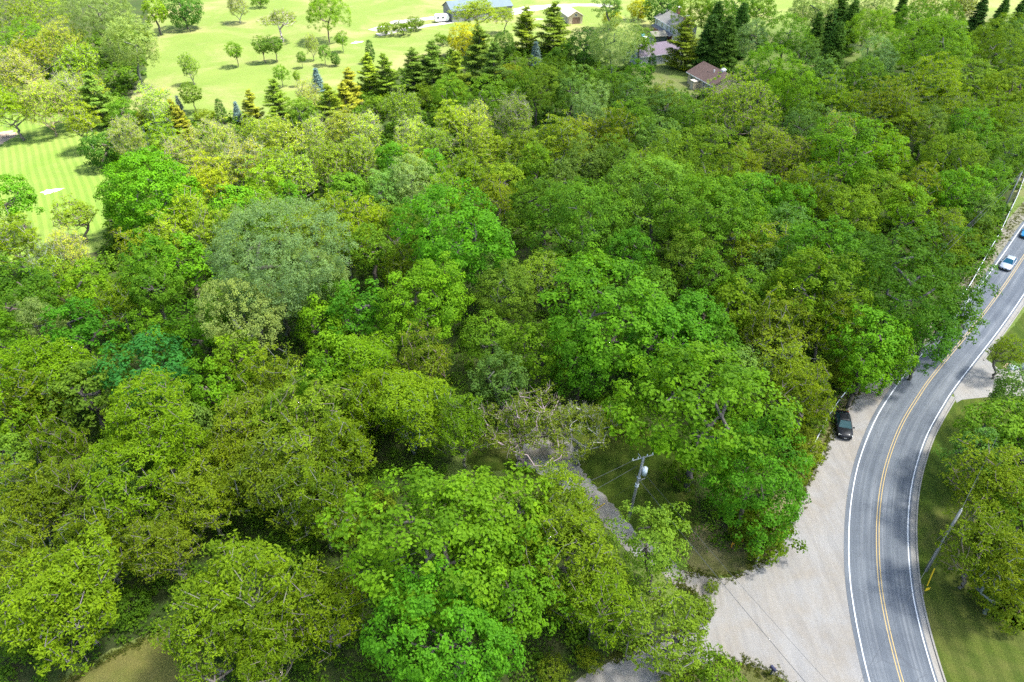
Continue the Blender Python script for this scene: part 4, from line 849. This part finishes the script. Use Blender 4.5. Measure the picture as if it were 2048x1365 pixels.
def car(name, label, loc, head, col, glass_tint=(.02, .035, .045), metal=.3):
    c = empty(name, loc, head, label=label, cat="car", group=None)
    paint = car_paint(name + "_paint", col, metal, .04 if max(col) < .05 else .6); gl = plain(name + "_glass", glass_tint, .2, .1, 1, 0, .08); dark = plain(name + "_trim", (.02, .02, .02), .5)
    # body: x forward; sections carry half width, sill, belt and crown height
    S = [(-2.28, .62, .42, .70, .74), (-2.2, .80, .30, .88, .93), (-1.7, .89, .24, .95, 1.02), (-1.0, .92, .22, .95, 1.0), (0, .925, .22, .93, .97), (.75, .92, .22, .90, .96), (1.35, .90, .23, .84, .92), (1.9, .86, .26, .76, .83), (2.2, .74, .32, .62, .70), (2.3, .58, .40, .52, .58)]
    sec = []
    for x, w, zs, zb, zt in S:
        half = [(w * .86, zs), (w * .99, zs + .12), (w, (zs + zb) / 2), (w * .97, zb - .05), (w * .90, zb), (w * .45, zt)]
        sec.append([(x, y, z) for y, z in half] + [(x, -y, z) for y, z in half[::-1]])
    v, f = loft(sec); MB().add(v, f).obj("body", paint, c, True)
    # cabin: four corner pillars, glass set between, roof on top
    def ring(z, xf, xr, w): return [Vector((xf, w, z)), Vector((xf, -w, z)), Vector((xr, -w, z)), Vector((xr, w, z))]
    lo, hi = ring(.92, 1.02, -1.72, .80), ring(1.42, .18, -1.05, .60)
    def pane(nm, a, b, out):
        q = [lo[a], lo[b], hi[b], hi[a]]; ctr = sum(q, Vector()) / 4
        q = [ctr + (p - ctr) * .93 + Vector(out) for p in q]
        MB().prism(q, Vector(out) * .6).obj(nm, gl, c)
    MB().add(lo + hi, [(0, 1, 2, 3), (4, 5, 6, 7), (0, 1, 5, 4), (1, 2, 6, 5), (2, 3, 7, 6), (3, 0, 4, 7)]).obj("cabin_frame", paint, c)
    pane("windshield", 0, 1, (.012, 0, .016)); pane("rear_window", 2, 3, (-.012, 0, .016)); pane("side_window", 1, 2, (0, -.016, .008)); pane("side_window", 3, 0, (0, .016, .008))
    v, f = loft([[(x, .60 * k, 1.41), (x, .58 * k, 1.45), (x, .3 * k, 1.475 - d), (x, -.3 * k, 1.475 - d), (x, -.58 * k, 1.45), (x, -.60 * k, 1.41)] for x, k, d in ((.20, .97, .02), (-.1, 1, 0), (-.7, 1, 0), (-1.08, .96, .02))])
    MB().add(v, f).obj("roof", paint, c, True)
    for sx in (1.38, -1.38):
        for sy in (1, -1):
            w = empty("wheel", (sx, sy * .80, .32), 0); w.parent = c
            MB().tube([(0, -.10, 0), (0, .115 * 1, 0)] if sy > 0 else [(0, -.115, 0), (0, .10, 0)], .32, 18).obj("tyre", TYRE, w, True)
            MB().tube([(0, sy * .117, 0), (0, sy * .13, 0)], .21, 12).obj("rim", RIM, w)
    for sy in (1, -1):
        MB().add([(2.24, sy * .42, .58), (2.10, sy * .78, .60), (1.95, sy * .80, .74), (2.10, sy * .44, .72), (2.14, sy * .42, .58), (2.0, sy * .74, .60), (1.85, sy * .76, .70), (2.0, sy * .44, .68)], [(0, 1, 2, 3), (4, 5, 6, 7), (0, 1, 5, 4), (1, 2, 6, 5), (2, 3, 7, 6), (3, 0, 4, 7)]).obj("headlight", LAMP, c)
        MB().box(-2.27, -2.15, sy * .66 - .14, sy * .66 + .14, .70, .86).obj("taillight", RED, c)
        MB().box(.72, .86, sy * .98 - .09, sy * .98 + .09, .93, 1.06).obj("mirror", paint, c)
    MB().box(2.2, 2.33, -.36, .36, .40, .54).obj("grille", dark, c); MB().box(2.331, 2.34, -.15, .15, .42, .50).obj("number_plate", TRIM, c)
    MB().box(-2.1, 2.1, -.80, .80, .18, .30).obj("underbody", dark, c)
    return c
def heading(i, s=1): t = TN[i] * s; return math.atan2(t[1], t[0])
def nearest(p): return int(np.argmin(np.linalg.norm(CL - np.array(p), axis=1)))
i = nearest((83.0, 99.0)); q = off(-1.35 * SIDE)[nearest((84.0, 97.4))]
car("silver_sedan", "silver sedan driving on the road bend past the guardrail", (q[0], q[1], .036), heading(nearest((84, 97.4))), (.42, .44, .48), (.010, .06, .10), .5)
q = off(-1.35 * SIDE)[nearest((93.9, 108.1))]
car("blue_sedan", "bright blue car following the silver sedan along the road", (q[0], q[1], .036), heading(nearest((93.9, 108.1))), (.02, .24, .48), (.02, .05, .08), .3)
car("black_sedan", "black sedan parked on the gravel lot beside the road", (40.75, 60.1, .019), math.atan2(-.955, -.30) + .05, (.012, .013, .015), (.02, .05, .055), .2)

# ------------------------------------------------------------------ guardrails
STEEL = plain("galvanised_steel", (.60, .62, .63), .45, .1, 2, .4); POSTW = plain("weathered_post", (.16, .13, .10), .9)
def guardrail(label, pts, side):
    g = empty("guardrail", (pts[0][0], pts[0][1], 0), 0, label=label, cat="guardrail", group="guardrails along the road")
    P = catmull(pts, 1.9) - np.array(pts[0]); T = np.gradient(P, axis=0); T /= np.linalg.norm(T, axis=1)[:, None]; Nn = np.stack([-T[:, 1], T[:, 0]], 1) * side
    prof = [(.0, .48), (.055, .53), (.0, .585), (0, .60), (.055, .66), (.0, .72)]
    v, f = [], []
    for i in range(len(P)):
        for d, z in prof: v.append((*(P[i] + Nn[i] * (d + .1)), z))
    for i in range(len(P)):
        for d, z in prof: v.append((*(P[i] + Nn[i] * (d + .085)), z))
    n = len(prof); m = len(P) * n
    for i in range(len(P) - 1):
        for k in range(n - 1):
            f.append((i*n+k, i*n+k+1, (i+1)*n+k+1, (i+1)*n+k)); f.append((m+i*n+k, m+(i+1)*n+k, m+(i+1)*n+k+1, m+i*n+k+1))
        f.append((i*n+n-1, m+i*n+n-1, m+(i+1)*n+n-1, (i+1)*n+n-1)); f.append((i*n, (i+1)*n, m+(i+1)*n, m+i*n))
    MB().add(v, f).obj("rail", STEEL, g)
    post = MB().box(-.09, .09, -.09, .09, -.2, .70).mesh("post", POSTW)
    for i in range(len(P)):
        o = link("post", post, g); o.location = (P[i][0], P[i][1], 0); o.rotation_euler[2] = math.atan2(T[i][1], T[i][0])
guardrail("long pale steel guardrail curving along the road past the cars", [(118, 147.5), (110.5, 138.5), (104.8, 131), (98.75, 123), (93.3, 116.2), (87.6, 109), (83.0, 103.6), (77.6, 97.2), (71.8, 90.4), (64, 82.8)], 1)
guardrail("short guardrail half hidden by bushes behind the black sedan", [(45.2, 68.2), (42, 64.8), (39.2, 61.4), (36.8, 58.1), (34.5, 54.9), (33.4, 53.2)], 1)

# ------------------------------------------------------------------ utility poles and wires
WOOD = plain("pole_wood", (.20, .205, .195), .85, .2, 2); PORC = plain("porcelain", (.6, .62, .62), .3); CANM = plain("transformer_grey", (.50, .55, .58), .4, .06); WIRE = plain("wire_aluminium", (.055, .06, .065), .6, .1, 1, .0); YEL = plain("yellow_guard", (.75, .48, .02), .5, .06)
def pole(label, base, top, r=.16, arm=None, can=False):
    b = Vector(base); t = Vector(top) - b
    p = empty("utility_pole", base, 0, label=label, cat="utility pole", group="utility poles")
    MB().tube([(0, 0, -.3), tuple(t)], [r, r * .68], 10).obj("pole", WOOD, p, True)
    if arm:
        a = Vector((math.cos(arm), math.sin(arm), 0)); c = t * .975
        n_ = Vector((-a.y, a.x, 0)) * .16
        MB().tube([c - a * 1.2 + n_, c + a * 1.2 + n_], .06, 4).obj("crossarm", WOOD, p)
        a2 = Vector((-a.y, a.x, 0))
        MB().tube([c - a2 * .2 - Vector((0, 0, .25)), c + a2 * 1.0 - Vector((0, 0, .25))], .05, 4).obj("crossarm", WOOD, p)
        for s in (-1.1, -.5, .5, 1.1): q = c + a * s + n_; MB().tube([q + Vector((0, 0, .05)), q + Vector((0, 0, .28))], [.06, .04], 6).obj("insulator", PORC, p)
    if can:
        q = t * .80 + Vector((.42, -.05, 0))
        cn = MB().tube([q - Vector((0, 0, .5)), q + Vector((0, 0, .45))], .27, 14).obj("transformer", CANM, p, True)
        MB().tube([q + Vector((0, 0, .452)), q + Vector((.0, 0, .6))], [.2, .08], 10).obj("bushing", PORC, cn)
        MB().tube([t * .80, q], .05, 5).obj("bracket", CANM, cn)
        q = t * .64; MB().tube([q, q + Vector((.75, .2, .25))], .05, 5).obj("lamp_arm", WOOD, p)
        for z in (.70, .60, .57): MB().tube([t * z - Vector((0, 0, .04)), t * z + Vector((0, 0, .04))], r + .03, 10).obj("band", CANM, p)
    else:
        MB().tube([t, t + Vector((0, 0, .22))], [.05, .035], 6).obj("insulator", PORC, p)
    return b + t
PT1 = pole("grey wooden utility pole with transformer and crossarms in the clearing", (12.44, 46.11, 0), (12.95, 46.05, 10.0), .17, R_(20), True)
PT2 = pole("leaning wooden utility pole on the grass inside the road bend", (41.45, 40.0, 0), (41.15, 40.0, 9.5), .17)
PT3 = pole("wooden utility pole standing behind the long guardrail", (93.0, 117.3, 0), (93.0, 117.3, 8.2), .17)
def wire(a, b, sag, label, r=.016, group="overhead wires", name="overhead_wire"):
    a, b = Vector(a), Vector(b); pts = [a.lerp(b, k / 14) - Vector((0, 0, sag * 4 * (k / 14) * (1 - k / 14))) for k in range(15)]
    o = MB().tube([p - a for p in pts], r, 5).obj(name, WIRE, smooth=True, label=label, cat="wire", group=group); o.location = a
wire(PT1 + Vector((-.6, .1, -2.6)), (27.5, 17, 6.5), .5, "dark cable from the transformer pole sagging over the gravel lot", .022)
wire(PT1 + Vector((.3, .1, -2.4)), (29.5, 17, 6.6), .5, "second thinner cable from the transformer pole over the gravel lot", .013)
wire(PT1 + Vector((-1.0, -.3, -.1)), (-14, 33, 9.5), .8, "upper wire leaving the transformer pole over the gravel driveway")
wire(PT1 + Vector((-.5, -.2, -1.0)), (-14, 30.5, 8.6), .9, "lower wire leaving the transformer pole over the gravel driveway")
wire(PT2 + Vector((0, 0, .2)), (16.5, 15.2, 9.2), .3, "single wire crossing the road from the leaning pole", .013)
wire(PT2 + Vector((0, 0, .2)), (50, 49.6, 9.2), .2, "single wire from the leaning pole into the trees", .018)
wire(PT3 + Vector((0, 0, .2)), (62, 87, 8.4), .5, "upper wire running from the guardrail pole into the roadside trees", .02)
wire(PT3 + Vector((0, 0, -.5)), (62, 86.3, 7.7), .5, "lower wire running from the guardrail pole into the roadside trees", .02)
wire(PT3 + Vector((0, 0, .2)), (132, 160, 9.5), .6, "wire running on from the guardrail pole beyond the cars", .02)
def guy(a, b, label, pole_name):
    g = empty("guy_wire", b, 0, label=label, cat="guy wire", group="guy wires with yellow guards"); a = Vector(a) - Vector(b)
    MB().tube([(0, 0, -.1), a], .012, 5).obj("cable", WIRE, g)
    d = a.normalized(); MB().tube([d * .05, d * 2.3], .055, 8).obj("guard", YEL, g)
guy(PT1 + Vector((-.1, 0, -3.4)), (8.6, 47.2, 0), "guy wire with yellow guard beside the transformer pole", "")
guy(PT2 + Vector((0, 0, -1.2)), (40.75, 38.3, 0), "guy wire with yellow guard at the foot of the leaning pole", "")
# yellow marker, sign boards, barrier, mailbox, boulders
m = empty("marker_post", (40.0, 37.4, 0), .2, label="small square yellow marker on a post beside the kerb", cat="marker")
MB().box(-.03, .03, -.03, .03, -.1, 1.0).obj("post", POSTW, m); MB().box(-.22, .22, -.05, -.031, .72, 1.16).obj("plate", YEL, m); m.children[1].rotation_euler = (R_(-35), 0, 0)
s = empty("notice_board", (24.9, 41.4, 0), R_(70), label="white notice board on two posts at the gravel corner", cat="sign")
MB().box(-.75, .75, -.03, .03, .55, 1.5).obj("panel", TRIM, s)
for x in (-.7, .7): MB().box(x - .05, x + .05, .032, .13, -.1, 1.6).obj("post", POSTW, s)
s = empty("street_sign", (25.6, 42.6, 0), R_(20), label="small blue sign on a thin post beside the notice board", cat="sign")
MB().tube([(0, 0, -.1), (0, 0, 2.0)], .04, 6).obj("post", STEEL, s); MB().box(-.4, .4, -.065, -.042, 1.35, 1.9).obj("plate", plain("blue_plate", (.22, .38, .52), .4), s)
b = empty("yellow_barrier", (23.3, 43.1, 0), R_(28), label="yellow tubular hoop barrier under the maple at the gravel corner", cat="barrier")
MB().tube([(-.75, 0, -.1), (-.75, 0, .75), (-.6, 0, .95), (.6, 0, .95), (.75, 0, .75), (.75, 0, -.1)], .05, 8).obj("hoop", plain("orange_yellow", (.72, .36, .02), .5), b, True); MB().tube([(-.75, .0, .5), (.75, .0, .5)], .04, 8).obj("crossbar", plain("orange_yellow_bar", (.72, .36, .02), .5), b)
mb = empty("mailbox", (22.75, 29.55, 0), R_(30), label="dark mailbox on a post beside the gravel lane", cat="mailbox")
MB().box(-.06, .06, -.06, .06, -.1, 1.02).obj("post", plain("dark_post", (.05, .06, .05)), mb)
arc = [(-.14, 1.022), (.14, 1.022), (.14, 1.2), (.09, 1.29), (0, 1.32), (-.09, 1.29), (-.14, 1.2)]
MB().prism([(x, -.28, z) for x, z in arc], (0, .56, 0)).obj("box", plain("navy_metal", (.03, .03, .06), .3), mb); MB().box(.142, .16, -.1, -.06, 1.1, 1.35).obj("flag", RED, mb)
ICO = []
def rock(name, loc, sz, seed, mat, label, group=None):
    rg = np.random.default_rng(seed); D = blob_dirs(rg, 60, -1); f = lump(rg, D, .22)
    import bmesh
    bm = bmesh.new()
    for d, k in zip(D, f): bm.verts.new(d * k * np.array(sz))
    bmesh.ops.convex_hull(bm, input=bm.verts[:]); me = bpy.data.meshes.new(name); bm.to_mesh(me); bm.free(); me.materials.append(mat)
    o = link(name, me, label=label, cat="boulder", group=group); o.location = loc
sheet("mulch_bed", [(67.3, 70.6), (68.8, 70.0), (70.5, 70.8), (70.8, 72.2), (69.3, 73), (67.6, 72.2)], .014, plain("tan_mulch", (.30, .22, .13), .95, .25, 2), .1, .3, kind="structure")
rock("boulder", (68.4, 71.5, .3), (.75, .5, .5), 1, plain("pale_rock", (.42, .46, .47), .8, .25, 3, bump=.4), "pale boulder on the mulch bed beside the concrete drive", "boulders on the mulch bed")
rock("boulder", (69.7, 71.6, .3), (.6, .5, .55), 2, plain("dark_rock", (.14, .17, .19), .8, .25, 3, bump=.4), "dark boulder on the mulch bed beside the concrete drive", "boulders on the mulch bed")
# brush pile at the edge of the striped lawn
rg = np.random.default_rng(5)
segs = []
for i in range(70):
    p0 = np.array([rg.normal(0, 1.3), rg.normal(0, .7), abs(rg.normal(.05, .3))]); d = np.array([rg.normal(0, 1), rg.normal(0, .6), rg.normal(0, .15)]); segs.append((p0, p0 + d * 1.2, rg.uniform(.02, .07), .015))
o = link("brush_pile", tubes_mesh("brush_pile", segs, BARK, 5), label="heap of cut branches at the edge of the striped lawn", cat="brush pile"); o.location = (-119.3, 155.7, .05); o.color = (.36, .29, .24, 1)

# ------------------------------------------------------------------ ragged grass along the gravel edges
def verge_tufts():
    rg = np.random.default_rng(9); lv = Leaves(); pts = []
    edge = [(16.5, 38.6), (18.04, 39.95), (19.66, 39.4), (21.65, 39.4), (23.87, 40.25), (25.71, 41.4), (27.9, 43.2), (29.85, 46.05), (31.82, 49.05), (34.29, 52.7), (37.9, 57.4), (40.36, 61.2), (45.8, 67.3)]
    edge2 = [(18.4, 30.9), (20.5, 30.6), (23.3, 29.4), (23.95, 28.4), (23.9, 25)]
    kb = [tuple(q) for q in off(3.95 * SIDE)[::2] if q[1] < 110 and q[1] > 20]
    clr = [(-31.5, 34.2), (-34, 32.6), (-37, 30.5), (-42, 26.5)]; bank = [(9.1, 31), (14.4, 33.4), (17.2, 34.3), (18.2, 35.1), (18.1, 36.7), (17.6, 37.6), (16.2, 38.2)]
    sh = [tuple(q) for q in off(-4.4 * SIDE)[:k0 + 4:2] if q[1] < 140]
    for E, n, w in ((edge, 900, .3), (edge2, 300, .35), (clr, 300, .3), (bank, 500, .3), (sh, 1100, .6)):
        P = catmull(E, .5); i = rg.integers(0, len(P), n); pts.append(P[i] + rg.normal(0, w, (n, 2)))
    P = np.concatenate(pts); idx = np.repeat(np.arange(len(P)), 7); m = len(idx)
    C = np.c_[P[idx] + rg.normal(0, .09, (m, 2)), rg.uniform(.02, .16, m)]
    lv.add(rg, C, rg.normal(0, .6, (m, 3)) + UP * .5, .11, .035, rg.normal(0, .5, m))
    o = link("grass_tufts", lv.mesh("grass_tufts", LEAF), label="ragged grass tufts along the gravel and kerb edges", cat="grass", kind="stuff"); o.color = (.10, .12, .02, 1)
verge_tufts()
